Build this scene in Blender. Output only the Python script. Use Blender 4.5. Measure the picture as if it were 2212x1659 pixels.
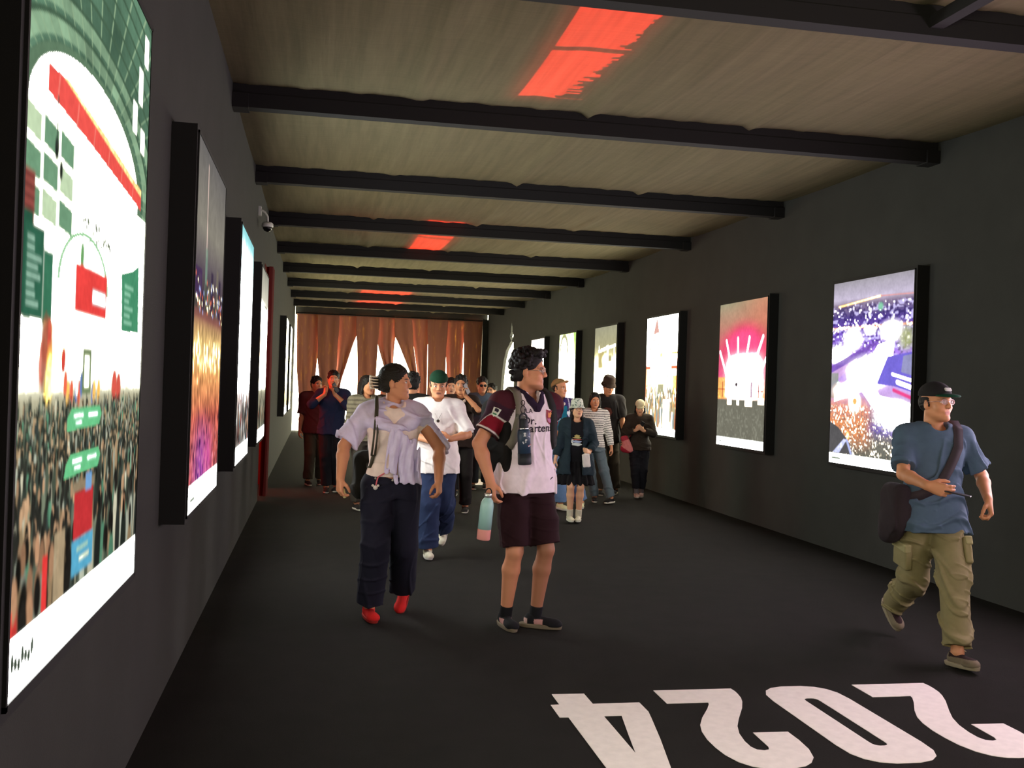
import bpy, math, random
import numpy as np
from mathutils import Vector, Matrix
from mathutils.bvhtree import BVHTree

for _o in list(bpy.data.objects):
    bpy.data.objects.remove(_o)
S = bpy.context.scene
COL = S.collection
PI = math.pi
V3 = lambda *a: np.array(a, dtype=float)

# ------------------------------------------------------------------ camera
W_, H_, FPX = 2212.0, 1659.0, 2200.0
cd = bpy.data.cameras.new('camera')
cam = bpy.data.objects.new('camera', cd)
COL.objects.link(cam)
cd.sensor_fit = 'HORIZONTAL'
cd.sensor_width = 36.0
cd.lens = 36.0 * FPX / W_
cd.clip_start = 0.05
cd.clip_end = 300
_F = Vector((0.18849, 0.98207, 0.002515))
_R = Vector((0.98154, -0.188473, 0.032467))
_U = Vector((-0.032359, 0.003651, 0.99947))
cam.matrix_world = Matrix(((_R.x, _U.x, -_F.x, 0), (_R.y, _U.y, -_F.y, 0), (_R.z, _U.z, -_F.z, 1.55), (0, 0, 0, 1)))
S.camera = cam

# ------------------------------------------------------------------ view, sky, sun
S.view_settings.view_transform = 'Standard'
S.view_settings.look = 'None'
S.view_settings.exposure = 0.0
S.view_settings.gamma = 1.0
S.view_settings.use_curve_mapping = False
S.cycles.max_bounces = 7
S.cycles.diffuse_bounces = 4
S.cycles.glossy_bounces = 2
S.cycles.transparent_max_bounces = 8
S.cycles.sample_clamp_indirect = 4.0
try:
    S.cycles.use_denoising = True
    S.cycles.denoiser = 'OPENIMAGEDENOISE'
except Exception:
    pass

SKY = 12.0
wd = bpy.data.worlds.new('daylight_sky')
S.world = wd
wd.use_nodes = True
bg = wd.node_tree.nodes['Background']
bg.inputs[0].default_value = (1.0, 0.96, 0.66, 1)
bg.inputs[1].default_value = SKY

sd = bpy.data.lights.new('sun', 'SUN')
sun = bpy.data.objects.new('sun', sd)
COL.objects.link(sun)
sd.energy = 22.0
sd.angle = 0.01
sd.color = (1.0, 0.95, 0.88)
sun.rotation_euler = (0, 0, 0)

# ------------------------------------------------------------------ room dimensions
XL, XR, ZC = -0.69, 5.19, 3.62
Y0, Y1 = -5.0, 31.3

# ------------------------------------------------------------------ helpers
def lin(c):
    return tuple(((v / 255.0) / 12.92 if v <= 10.3 else (((v / 255.0) + 0.055) / 1.055) ** 2.4) for v in c)

MATS = {}
def mat(name, rgb=None, rough=0.8, metal=0.0, attr=False, bump=0.0, bscale=60.0, bdist=0.004, spec=0.4, emit=None, noise=0.0, nscale=8.0, trans=0.0, sheen=0.0):
    if name in MATS:
        return MATS[name]
    m = bpy.data.materials.new(name)
    m.use_nodes = True
    nt = m.node_tree
    N, L = nt.nodes, nt.links
    b = N['Principled BSDF']
    b.inputs['Roughness'].default_value = rough
    b.inputs['Metallic'].default_value = metal
    b.inputs['Specular IOR Level'].default_value = spec
    if sheen:
        b.inputs['Sheen Weight'].default_value = sheen
    tc = N.new('ShaderNodeTexCoord')
    if attr:
        a = N.new('ShaderNodeAttribute')
        a.attribute_name = 'col'
        src = a.outputs['Color']
    else:
        r = N.new('ShaderNodeRGB')
        r.outputs[0].default_value = (*lin(rgb), 1)
        src = r.outputs[0]
    if noise:
        n = N.new('ShaderNodeTexNoise')
        n.inputs['Scale'].default_value = nscale
        n.inputs['Detail'].default_value = 6
        L.new(tc.outputs['Object'], n.inputs['Vector'])
        mp = N.new('ShaderNodeMapRange')
        mp.inputs['From Min'].default_value = 0.3
        mp.inputs['From Max'].default_value = 0.7
        mp.inputs['To Min'].default_value = 1 - noise
        mp.inputs['To Max'].default_value = 1 + noise
        L.new(n.outputs['Fac'], mp.inputs['Value'])
        vm = N.new('ShaderNodeVectorMath')
        vm.operation = 'SCALE'
        L.new(src, vm.inputs[0])
        L.new(mp.outputs[0], vm.inputs['Scale'])
        src = vm.outputs[0]
    L.new(src, b.inputs['Base Color'])
    if bump:
        n2 = N.new('ShaderNodeTexNoise')
        n2.inputs['Scale'].default_value = bscale
        n2.inputs['Detail'].default_value = 3
        L.new(tc.outputs['Object'], n2.inputs['Vector'])
        bp = N.new('ShaderNodeBump')
        bp.inputs['Strength'].default_value = bump
        bp.inputs['Distance'].default_value = bdist
        L.new(n2.outputs['Fac'], bp.inputs['Height'])
        L.new(bp.outputs[0], b.inputs['Normal'])
    out = N['Material Output']
    if trans:
        t = N.new('ShaderNodeBsdfTranslucent')
        L.new(src, t.inputs['Color'])
        mx = N.new('ShaderNodeMixShader')
        mx.inputs[0].default_value = trans
        L.new(b.outputs[0], mx.inputs[1])
        L.new(t.outputs[0], mx.inputs[2])
        L.new(mx.outputs[0], out.inputs['Surface'])
    MATS[name] = m
    return m

def meshobj(name, verts, faces, m=None, parent=None, smooth=False, col=None):
    me = bpy.data.meshes.new(name)
    if isinstance(faces, np.ndarray):
        v = np.ascontiguousarray(verts, dtype=np.float32)
        me.vertices.add(len(v)); me.vertices.foreach_set('co', v.ravel())
        nf, k = faces.shape
        me.loops.add(nf * k); me.loops.foreach_set('vertex_index', np.ascontiguousarray(faces, dtype=np.int32).ravel())
        me.polygons.add(nf); me.polygons.foreach_set('loop_start', np.arange(0, nf * k, k, dtype=np.int32))
        me.update(calc_edges=True)
    else:
        me.from_pydata([tuple(map(float, q)) for q in verts], [], [tuple(f) for f in faces])
    if smooth:
        me.polygons.foreach_set('use_smooth', np.ones(len(me.polygons), dtype=bool))
    if col is not None:
        ca = me.color_attributes.new('col', 'FLOAT_COLOR', 'POINT')
        c = np.ones((len(me.vertices), 4), dtype=np.float32)
        c[:, :3] = col
        ca.data.foreach_set('color', c.ravel())
    if m is not None:
        me.materials.append(m)
    o = bpy.data.objects.new(name, me)
    COL.objects.link(o)
    if parent is not None:
        o.parent = parent
    return o

def tag(o, label=None, cat=None, group=None, kind=None):
    if label: o['label'] = label
    if cat: o['category'] = cat
    if group: o['group'] = group
    if kind: o['kind'] = kind
    return o

def empty(name, loc=(0, 0, 0), rz=0.0, sc=1.0):
    o = bpy.data.objects.new(name, None)
    o.empty_display_size = 0.1
    COL.objects.link(o)
    o.location = loc
    o.rotation_euler = (0, 0, rz)
    o.scale = (sc, sc, sc)
    return o

class MB:
    def __init__(s):
        s.v = []; s.f = []
    def add(s, vs, fs):
        b = len(s.v)
        s.v += [tuple(q) for q in vs]
        s.f += [tuple(b + i for i in f) for f in fs]
        return s
    def box(s, x0, x1, y0, y1, z0, z1):
        vs = [(x, y, z) for x in (x0, x1) for y in (y0, y1) for z in (z0, z1)]
        return s.add(vs, [(0, 1, 3, 2), (4, 6, 7, 5), (0, 4, 5, 1), (2, 3, 7, 6), (0, 2, 6, 4), (1, 5, 7, 3)])
    def lathe(s, prof, c=(0, 0, 0), n=20, axis=None):
        c = np.array(c, float)
        ax = np.array(axis if axis is not None else (0, 0, 1), float); ax /= np.linalg.norm(ax)
        u = np.cross(ax, (0, 1, 0)) if abs(ax[1]) < 0.9 else np.cross(ax, (1, 0, 0))
        u /= np.linalg.norm(u); w = np.cross(ax, u)
        vs = []
        for r, t in prof:
            for i in range(n):
                a = 2 * PI * i / n
                vs.append(c + ax * t + (u * math.cos(a) + w * math.sin(a)) * max(r, 1e-4))
        fs = []
        for j in range(len(prof) - 1):
            for i in range(n):
                k = (i + 1) % n
                fs.append((j * n + i, j * n + k, (j + 1) * n + k, (j + 1) * n + i))
        fs.append(tuple(range(n - 1, -1, -1)))
        fs.append(tuple((len(prof) - 1) * n + i for i in range(n)))
        return s.add(vs, fs)
    def tube(s, pts, r, n=8, closed=False):
        P = [np.array(q, float) for q in pts]
        vs = []
        up = V3(0.13, 0.21, 0.97)
        m = len(P)
        for i in range(m):
            if closed:
                t = P[(i + 1) % m] - P[i - 1]
            else:
                t = P[min(i + 1, m - 1)] - P[max(i - 1, 0)]
            t /= np.linalg.norm(t) + 1e-9
            a = np.cross(t, up); a /= np.linalg.norm(a) + 1e-9
            b = np.cross(t, a)
            rr = r[i] if isinstance(r, (list, tuple)) else r
            for k in range(n):
                q = 2 * PI * k / n
                vs.append(P[i] + (a * math.cos(q) + b * math.sin(q)) * rr)
        fs = []
        for i in range(m if closed else m - 1):
            j = (i + 1) % m
            for k in range(n):
                l = (k + 1) % n
                fs.append((i * n + k, i * n + l, j * n + l, j * n + k))
        if not closed:
            fs.append(tuple(range(n - 1, -1, -1)))
            fs.append(tuple((m - 1) * n + k for k in range(n)))
        return s.add(vs, fs)
    def strap(s, pts, nrm, w, t=0.004):
        # flat band along pts, facing nrm
        P = [np.array(q, float) for q in pts]
        m = len(P); vs = []
        for i in range(m):
            d = P[min(i + 1, m - 1)] - P[max(i - 1, 0)]; d /= np.linalg.norm(d) + 1e-9
            nn = np.array(nrm[i] if isinstance(nrm, list) else nrm, float)
            sd_ = np.cross(d, nn); sd_ /= np.linalg.norm(sd_) + 1e-9
            nn = np.cross(sd_, d)
            for a, b in ((-1, -1), (1, -1), (1, 1), (-1, 1)):
                vs.append(P[i] + sd_ * a * w / 2 + nn * b * t / 2)
        fs = []
        for i in range(m - 1):
            for k in range(4):
                l = (k + 1) % 4
                fs.append((i * 4 + k, i * 4 + l, (i + 1) * 4 + l, (i + 1) * 4 + k))
        fs += [(3, 2, 1, 0), tuple((m - 1) * 4 + k for k in range(4))]
        return s.add(vs, fs)
    def build(s, name, m, parent=None, smooth=False):
        return meshobj(name, s.v, s.f, m, parent, smooth)

def mesh_text(txt, size, m, name, parent=None, extrude=0.001, font_space=1.0, bold=0.012):
    cu = bpy.data.curves.new('t', 'FONT')
    cu.body = txt; cu.size = size; cu.extrude = extrude; cu.align_x = 'CENTER'; cu.align_y = 'CENTER'
    cu.resolution_u = 3; cu.offset = bold * size; cu.space_character = font_space
    o = bpy.data.objects.new('t', cu); COL.objects.link(o)
    dg = bpy.context.evaluated_depsgraph_get()
    me = bpy.data.meshes.new_from_object(o.evaluated_get(dg))
    bpy.data.objects.remove(o)
    me.name = name
    me.materials.clear(); me.materials.append(m)
    r = bpy.data.objects.new(name, me); COL.objects.link(r)
    if parent is not None: r.parent = parent
    return r
# ================================================================== ROOM
M_WALL = mat('black_wall_cloth', (50, 50, 48), 0.92, bump=0.35, bscale=240, noise=0.10, nscale=3)
M_FLOOR = mat('black_carpet', (31, 29, 27), 0.97, bump=0.8, bscale=420, bdist=0.006, noise=0.12, nscale=5, spec=0.12)
M_BEAM = mat('black_beam_paint', (30, 28, 29), 0.85, spec=0.25)
M_FRAME = mat('black_lightbox_frame', (22, 21, 22), 0.7)
M_OUT = mat('pale_outdoor_ground', (215, 212, 200), 0.9)
M_DARK = mat('dark_outer_roof', (60, 60, 60), 0.9)

def struct(name, mb, m, smooth=False):
    return tag(mb.build(name, m, None, smooth), kind='structure')

struct('floor', MB().box(XL - 1.9, XR + 0.1, Y0 - 0.1, Y1 + 0.45, -0.06, 0.0), M_FLOOR)

DY0, DY1, DZ = 13.30, 15.6, 3.02            # doorway in the left wall
m = MB()
m.box(XL - 0.08, XL, Y0, DY0, 0, 3.95)
m.box(XL - 0.08, XL, DY1, Y1, 0, 3.95)
m.box(XL - 0.08, XL, DY0, DY1, DZ, 3.95)
struct('wall_left', m, M_WALL)

# right wall with the parted slit in its drape, as a plane with a hole then thickened
slit = [(27.35, 3.31), (27.45, 3.12), (27.42, 3.05), (27.62, 2.93), (27.36, 2.79), (27.60, 2.74), (27.66, 2.70), (28.09, 2.55), (28.39, 2.30), (28.57, 2.00),
        (28.70, 1.62), (28.78, 1.30), (28.86, 0.70), (28.88, 0.02), (26.78, 0.02), (26.80, 1.3), (26.80, 2.0), (26.84, 2.45), (27.00, 2.62), (27.02, 2.74), (27.28, 2.79),
        (27.04, 2.93), (27.22, 3.05), (27.20, 3.12)]
def wall_with_hole(name, x0, x1, y0, y1, z0, z1, hole, m):
    ca, cb = (hole[0], hole[13])
    # two polygons: far side and near side of the slit, joined above the apex and below the sill
    far = [(y1, z1), (ca[0], z1)] + hole[:14] + [(cb[0], z0), (y1, z0)]
    near = [(y0, z0), (hole[14][0], z0)] + hole[14:] + [hole[0], (ca[0], z1), (y0, z1)]
    low = [(hole[14][0], z0), (cb[0], z0), (cb[0], hole[13][1]), (hole[14][0], hole[14][1])]
    v = []; f = []
    import mathutils
    for poly in (far, near, low):
        tris = mathutils.geometry.tessellate_polygon([[Vector((a, b, 0)) for a, b in poly]])
        for X, flip in ((x0, 0), (x1, 1)):
            b = len(v)
            v += [(X, a, c) for a, c in poly]
            for t in tris:
                f.append(tuple(b + i for i in (t if flip else t[::-1])))
    n = len(hole); b = len(v)
    v += [(x0, a, c) for a, c in hole] + [(x1, a, c) for a, c in hole]
    for i in range(n):
        j = (i + 1) % n
        f.append((b + i, b + j, b + n + j, b + n + i))
    b = len(v)
    rim = [(y0, z0), (y1, z0), (y1, z1), (y0, z1)]
    v += [(x0, a, c) for a, c in rim] + [(x1, a, c) for a, c in rim]
    for i in range(4):
        j = (i + 1) % 4
        f.append((b + i, b + j, b + 4 + j, b + 4 + i))
    o = meshobj(name, v, f, m)
    return tag(o, kind='structure')
wall_with_hole('wall_right', XR, XR + 0.08, Y0, Y1, 0.0, 3.95, slit, M_WALL)
struct('wall_back', MB().box(XL - 0.1, XR + 0.1, Y0 - 0.1, Y0, 0, 3.95), M_WALL)
# end wall: lintel above the curtains and a dark jamb at the right
m = MB()
m.box(XL, XR, Y1 + 0.12, Y1 + 0.2, 3.52, 3.95)
m.box(5.02, XR + 0.02, Y1 - 0.02, Y1 + 0.2, 0, 3.6)
struct('wall_end', m, M_WALL)
# space behind the doorway
m = MB()
m.box(XL - 1.9, XL - 1.85, DY0 - 0.5, DY1 + 0.5, 0, 3.95)
m.box(XL - 1.85, XL - 0.08, DY0 - 0.5, DY0 - 0.45, 0, 3.95)
m.box(XL - 1.85, XL - 0.08, DY1 + 0.45, DY1 + 0.5, 0, 3.95)
struct('wall_doorway', m, M_WALL)
# outside: pale ground past the end curtains and the right wall
m = MB()
m.box(-40, 40, Y1 + 0.45, 90, -0.08, -0.02)
m.box(XR + 0.1, 40, 20, Y1 + 0.45, -0.08, -0.02)
tag(m.build('ground', M_OUT), kind='structure')

# outer tent roof with red film skylights; the sun comes through them onto the cloth
SKYL = [(1.405, 1.905, 5.50, 6.255), (1.405, 1.905, 6.33, 7.46), (1.41, 1.91, 13.6, 15.1), (1.41, 1.91, 15.2, 16.9), (1.0, 2.2, 24.5, 25.6), (1.0, 2.2, 27.3, 28.6)]
xs = sorted({XL - 1.95, XR + 0.3, *[q for s in SKYL for q in s[:2]]})
ys = sorted({Y0 - 0.3, Y1 + 0.3, *[q for s in SKYL for q in s[2:]]})
m = MB()
for i in range(len(xs) - 1):
    for j in range(len(ys) - 1):
        cx, cy = (xs[i] + xs[i + 1]) / 2, (ys[j] + ys[j + 1]) / 2
        if any(a < cx < b and c < cy < d for a, b, c, d in SKYL):
            continue
        m.box(xs[i], xs[i + 1], ys[j], ys[j + 1], 3.95, 3.98)
for a, b_, c, d in SKYL:
    for q in ((a - 0.03, a, c - 0.03, d + 0.03), (b_, b_ + 0.03, c - 0.03, d + 0.03), (a, b_, c - 0.03, c), (a, b_, d, d + 0.03)):
        m.box(*q, 3.98, 4.75)  # unseen upstands, added to keep slanting sky light off the cloth
rg = random.Random(8)
for (a, b_, c, d, w0, w1) in ((1.405, 1.905, 5.50, 6.255, 0.0, 0.10), (1.405, 1.905, 6.33, 7.46, 0.06, 0.22)):   # added strips, unseen, shaped to give the red sun patch a ragged edge
    n_ = int((d - c) / 0.035)
    for i in range(n_):
        t_ = i / n_
        wd_ = (w0 + (w1 - w0) * t_) * rg.uniform(0.25, 1.15)
        if wd_ > 0.01: m.box(b_ - wd_, b_, c + i * 0.035, c + (i + 1) * 0.035, 3.952, 3.956)
struct('roof', m, M_DARK)
mf = bpy.data.materials.new('red_film'); mf.use_nodes = True
nt = mf.node_tree; nt.nodes.remove(nt.nodes['Principled BSDF'])
tb = nt.nodes.new('ShaderNodeBsdfTransparent'); tb.inputs[0].default_value = (1.0, 0.20, 0.17, 1)
nt.links.new(tb.outputs[0], nt.nodes['Material Output'].inputs['Surface'])
for k, (a, b, c, d) in enumerate(SKYL):
    struct('window_%d' % (k + 1), MB().box(a, b, c, d, 3.985, 3.990), mf)

# ceiling cloth: bays between the beams, sagging, with lengthwise seams
mc = bpy.data.materials.new('ceiling_cloth'); mc.use_nodes = True
nt = mc.node_tree; N = nt.nodes; L = nt.links
b = N['Principled BSDF']; b.inputs['Roughness'].default_value = 0.9; b.inputs['Specular IOR Level'].default_value = 0.2
tc = N.new('ShaderNodeTexCoord'); mp = N.new('ShaderNodeMapping'); mp.inputs['Scale'].default_value = (9.0, 0.5, 1.0)
L.new(tc.outputs['Object'], mp.inputs['Vector'])
nz = N.new('ShaderNodeTexNoise'); nz.inputs['Scale'].default_value = 2.0; nz.inputs['Detail'].default_value = 5
L.new(mp.outputs[0], nz.inputs['Vector'])
mp2 = N.new('ShaderNodeMapping'); mp2.inputs['Scale'].default_value = (1.0, 60.0, 1.0)
L.new(tc.outputs['Object'], mp2.inputs['Vector'])
nz2 = N.new('ShaderNodeTexNoise'); nz2.inputs['Scale'].default_value = 1.2; nz2.inputs['Detail'].default_value = 2
L.new(mp2.outputs[0], nz2.inputs['Vector'])
ad = N.new('ShaderNodeMath'); ad.operation = 'MULTIPLY_ADD'; ad.inputs[1].default_value = 0.35
L.new(nz2.outputs['Fac'], ad.inputs[0]); L.new(nz.outputs['Fac'], ad.inputs[2])
cr = N.new('ShaderNodeValToRGB')
cr.color_ramp.elements[0].position = 0.42; cr.color_ramp.elements[0].color = (*lin((126, 115, 88)), 1)
cr.color_ramp.elements[1].position = 0.95; cr.color_ramp.elements[1].color = (*lin((146, 133, 103)), 1)
L.new(ad.outputs[0], cr.inputs[0]); L.new(cr.outputs[0], b.inputs['Base Color'])
bp = N.new('ShaderNodeBump'); bp.inputs['Strength'].default_value = 0.2; bp.inputs['Distance'].default_value = 0.02
L.new(nz.outputs['Fac'], bp.inputs['Height']); L.new(bp.outputs[0], b.inputs['Normal'])
t = N.new('ShaderNodeBsdfTranslucent'); L.new(cr.outputs[0], t.inputs['Color'])
mx = N.new('ShaderNodeMixShader'); mx.inputs[0].default_value = 0.42
L.new(b.outputs[0], mx.inputs[1]); L.new(t.outputs[0], mx.inputs[2]); L.new(mx.outputs[0], N['Material Output'].inputs['Surface'])

BEAMS = [5.02 + 2.955 * k for k in range(9)]
BEAMS[0] = 5.22
BEAMS = [-3.6, -0.65, 2.30] + BEAMS
edges = [Y0] + BEAMS + [Y1 + 0.1]
SEAMS = [0.70, 2.05, 3.42]
rs = random.Random(4)
V = []; Fc = []
xsn = np.linspace(XL, XR, 99)
for bi in range(len(edges) - 1):
    ya, yb = edges[bi], edges[bi + 1]
    ny = 15
    ph = [rs.uniform(0, 6.3) for _ in range(6)]
    base = len(V)
    for j in range(ny):
        v = j / (ny - 1)
        y = ya + (yb - ya) * v
        for x in xsn:
            sag = 0.060 * math.sin(PI * v) ** 0.5 if 0 < v < 1 else 0.0
            sag *= 0.75 + 0.25 * math.sin(1.3 * x + ph[0])
            z = ZC + 0.150 - sag
            for q in SEAMS:
                d = x - q - 0.03 * math.sin(2 * v * PI + ph[1])
                z -= 0.028 * math.exp(-(d / 0.05) ** 2) * (0.5 + v * 0.8) * (1 if d > 0 else 0.5)
            z += 0.010 * math.sin(5.1 * x + ph[2] + 1.5 * v) * math.sin(PI * v) + 0.004 * math.sin(17 * x + ph[3] + 3 * v)
            z += 0.006 * math.sin(31 * x + ph[4]) * (1 - math.sin(PI * v)) * 0.6
            V.append((x, y, z))
    nx = len(xsn)
    for j in range(ny - 1):
        for i in range(nx - 1):
            Fc.append((base + j * nx + i, base + (j + 1) * nx + i, base + (j + 1) * nx + i + 1, base + j * nx + i + 1))
tag(meshobj('ceiling', V, Fc, mc, smooth=True), kind='structure')

for k, y in enumerate(BEAMS):
    m = MB()
    m.box(XL + 0.002, XR - 0.002, y - 0.06, y + 0.06, ZC - 0.030, ZC + 0.075)
    m.box(XL + 0.002, XR - 0.002, y - 0.05, y + 0.05, ZC + 0.075, ZC + 0.145)
    # end brackets
    for xa, xb in ((XL + 0.002, XL + 0.12), (XR - 0.12, XR - 0.002)):
        m.box(xa, xb, y - 0.085, y + 0.085, ZC - 0.04, ZC + 0.07)
    o = m.build('ceiling_beam', M_BEAM)
    tag(o, 'black crossbeam under the grey ceiling cloth', 'beam', 'ceiling crossbeams', 'structure')
# lengthwise purlin seen at the upper right in front of the first beam
m = MB().box(3.30, 3.38, Y0 + 0.002, BEAMS[3] - 0.06, ZC + 0.01, ZC + 0.08)
o = m.build('ceiling_beam', M_BEAM)
tag(o, 'lengthwise black ceiling bar above the nearest crossbeam', 'beam', None, 'structure')

# ---------------------------------------------------------------- end curtains
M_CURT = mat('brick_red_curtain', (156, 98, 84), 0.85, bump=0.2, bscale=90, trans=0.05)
nt = M_CURT.node_tree; N = nt.nodes; L = nt.links     # pale see-through streaks put into the cloth, standing in for lit folds
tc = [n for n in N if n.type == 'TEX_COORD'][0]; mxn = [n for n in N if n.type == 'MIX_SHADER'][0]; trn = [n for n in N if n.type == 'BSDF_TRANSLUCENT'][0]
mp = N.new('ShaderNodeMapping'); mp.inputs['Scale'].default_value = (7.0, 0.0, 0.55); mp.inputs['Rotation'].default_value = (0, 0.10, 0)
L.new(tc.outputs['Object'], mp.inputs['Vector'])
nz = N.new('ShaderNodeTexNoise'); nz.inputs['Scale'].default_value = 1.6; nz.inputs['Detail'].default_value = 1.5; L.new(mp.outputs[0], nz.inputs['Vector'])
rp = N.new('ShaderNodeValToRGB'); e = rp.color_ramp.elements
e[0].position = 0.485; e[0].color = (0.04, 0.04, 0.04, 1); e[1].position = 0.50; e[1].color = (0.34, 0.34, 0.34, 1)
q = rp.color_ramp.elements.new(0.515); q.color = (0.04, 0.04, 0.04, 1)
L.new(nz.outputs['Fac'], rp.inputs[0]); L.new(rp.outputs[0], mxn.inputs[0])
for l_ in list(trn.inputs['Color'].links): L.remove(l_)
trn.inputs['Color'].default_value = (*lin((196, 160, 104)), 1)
def interp(prof, z):
    zs = [q[1] for q in prof]; xs_ = [q[0] for q in prof]
    return float(np.interp(z, zs[::-1], xs_[::-1])) if zs[0] > zs[-1] else float(np.interp(z, zs, xs_))
ZT, ZB = 3.58, 0.05
cur = [
 ([(-0.64, ZT), (-0.60, 1.9), (-0.42, 0.2), (-0.40, ZB)], [(0.0, ZT), (0.0, 2.22), (-0.035, 1.7), (0.0, 1.1), (0.0, ZB)]),
 ([(0.0, ZT), (0.0, 2.22), (0.085, 1.6), (0.02, 1.1), (0.01, ZB)], [(0.60, ZT), (0.59, 2.0), (0.50, 1.0), (0.48, ZB)]),
 ([(0.60, ZT), (0.57, 2.0), (0.42, 1.0), (0.40, ZB)], [(1.15, ZT), (1.15, 3.0), (0.86, 2.0), (0.74, 1.6), (0.66, 1.1), (0.64, ZB)]),
 ([(1.15, ZT), (1.16, 3.0), (1.22, 1.8), (1.22, ZB)], [(1.80, ZT), (1.80, 2.66), (1.77, 1.6), (1.74, ZB)]),
 ([(1.80, ZT), (1.81, 2.66), (2.02, 2.0), (2.10, 1.4), (2.10, ZB)], [(2.31, ZT), (2.32, 2.98), (2.29, 2.1), (2.27, ZB)]),
 ([(2.31, ZT), (2.33, 2.98), (2.80, 1.9), (2.92, 1.3), (2.92, ZB)], [(2.78, ZT), (2.86, 2.9), (3.02, 1.9), (3.06, ZB)]),
 ([(2.78, ZT), (2.87, 2.9), (3.04, 1.9), (3.09, ZB)], [(3.32, ZT), (3.34, 1.7), (3.34, ZB)]),
 ([(3.32, ZT), (3.35, 1.7), (3.36, ZB)], [(3.90, ZT), (3.90, 2.48), (3.895, 1.7), (3.90, ZB)]),
 ([(3.90, ZT), (3.91, 2.48), (3.965, 1.7), (3.93, ZB)], [(4.45, ZT), (4.43, 2.0), (4.30, 1.0), (4.30, ZB)]),
 ([(4.45, ZT), (4.46, 2.0), (4.52, 1.0), (4.52, ZB)], [(5.02, ZT), (5.00, 2.0), (5.0, ZB)]),
]
cl = ['brick red end curtain at the far left, pulled away from the wall', 'second end curtain from the left, a small slit on its left',
      'third end curtain from the left, drawn back over the biggest bright gap', 'fourth end curtain from the left, hanging straight between two bright gaps',
      'fifth end curtain from the left, narrowing between two bright gaps', 'sixth end curtain from the left, swept to the right of a bright gap',
      'seventh end curtain from the left, closed against its neighbours', 'eighth end curtain from the left, a thin bright slit on its right',
      'ninth end curtain from the left, gathered toward its foot', 'brick red end curtain at the far right beside the dark jamb']
for k, (Le, Re) in enumerate(cur):
    nu, nv = 41, 40
    V = []; Fc = []
    ph = rs.uniform(0, 6)
    pl = rs.choice([1.5, 2.0, 2.5])
    for j in range(nv):
        z = ZT + (ZB - ZT) * j / (nv - 1)
        xl, xr = interp(Le, z), interp(Re, z)
        ov = 0.030 * min(1.0, max(0.0, (z - 2.7) / 0.4)); xl -= ov * (k > 0); xr += ov * (k < 9)
        w = xr - xl
        amp = 0.010 + 0.03 * min(1, (0.62 - w) / 0.4 if w < 0.62 else 0)
        for i in range(nu):
            u = i / (nu - 1)
            uu = u + 0.02 * math.sin(3 * z + ph)
            y = Y1 + (0.0 if k % 2 else 0.085) + amp * math.sin(2 * PI * pl * uu + ph) + 0.02 * math.sin(PI * u) * math.sin(2.2 * z + ph)
            y += 0.0
            V.append((xl + w * u, y, z))
    for j in range(nv - 1):
        for i in range(nu - 1):
            a = j * nu + i
            Fc.append((a, a + 1, a + nu + 1, a + nu))
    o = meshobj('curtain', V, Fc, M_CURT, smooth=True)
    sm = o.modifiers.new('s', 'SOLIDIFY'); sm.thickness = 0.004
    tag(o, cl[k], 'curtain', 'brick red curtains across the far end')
o = MB().tube([(XL + 0.03, Y1 - 0.055, 3.555), (5.0, Y1 - 0.055, 3.555)], 0.018, 10).build('curtain_rail', M_BEAM)
tag(o, 'black rail carrying the red end curtains under the ceiling', 'rail')

# ---------------------------------------------------------------- left doorway: red curtain lit from behind
M_RED = mat('dark_red_curtain', (84, 13, 10), 0.8, bump=0.2, bscale=80, trans=0.25)
for (ya, yb, xo, lab) in ((DY0 + 0.02, DY0 + 0.50, 0.06, 'dark red curtain hanging in the left doorway, nearer half'), (DY1 - 0.85, DY1 - 0.05, -0.05, 'dark red curtain hanging in the left doorway, farther half')):
    V = []; Fc = []
    nu, nv = 49, 20
    for j in range(nv):
        z = 2.98 - 2.93 * j / (nv - 1)
        for i in range(nu):
            u = i / (nu - 1)
            V.append((XL + xo + 0.045 * math.sin(2 * PI * 5 * u + 0.4 * math.sin(2 * z)) , ya + (yb - ya) * u, z))
    for j in range(nv - 1):
        for i in range(nu - 1):
            a = j * nu + i
            Fc.append((a, a + nu, a + nu + 1, a + 1))
    o = meshobj('doorway_curtain', V, Fc, M_RED, smooth=True)
    tag(o, lab, 'curtain')
la = bpy.data.lights.new('red_neon', 'AREA'); la.shape = 'RECTANGLE'; la.size = 1.6; la.size_y = 1.6
la.energy = 90; la.color = (1.0, 0.06, 0.03)
lo = bpy.data.objects.new('red_neon', la); COL.objects.link(lo)
lo.location = (XL - 1.2, (DY0 + DY1) / 2, 1.9); lo.rotation_euler = (0, math.radians(-62), 0)

# ---------------------------------------------------------------- security camera on the left wall
sc_ = empty('security_camera', (XL + 0.001, 11.6, 3.40))
tag(sc_, 'small dome security camera on the left wall below the ceiling', 'camera')
MW = mat('white_plastic', (205, 205, 198), 0.4); MBK = mat('black_gloss', (18, 18, 20), 0.15)
MB().box(0, 0.03, -0.05, 0.05, -0.05, 0.05).build('wall_plate', MW, sc_)
MB().tube([(0.02, 0, 0.02), (0.07, 0, -0.01), (0.10, 0, -0.06), (0.10, 0, -0.12)], 0.012, 8).build('arm', MW, sc_, True)
MB().lathe([(0.045, -0.12), (0.062, -0.135), (0.064, -0.17), (0.05, -0.175)], (0.10, 0, 0), 20).build('housing', MW, sc_, True)
MB().lathe([(0.052, -0.172), (0.05, -0.19), (0.036, -0.212), (0.012, -0.224), (0.001, -0.226)], (0.10, 0, 0), 20).build('dome', MBK, sc_, True)

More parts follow.
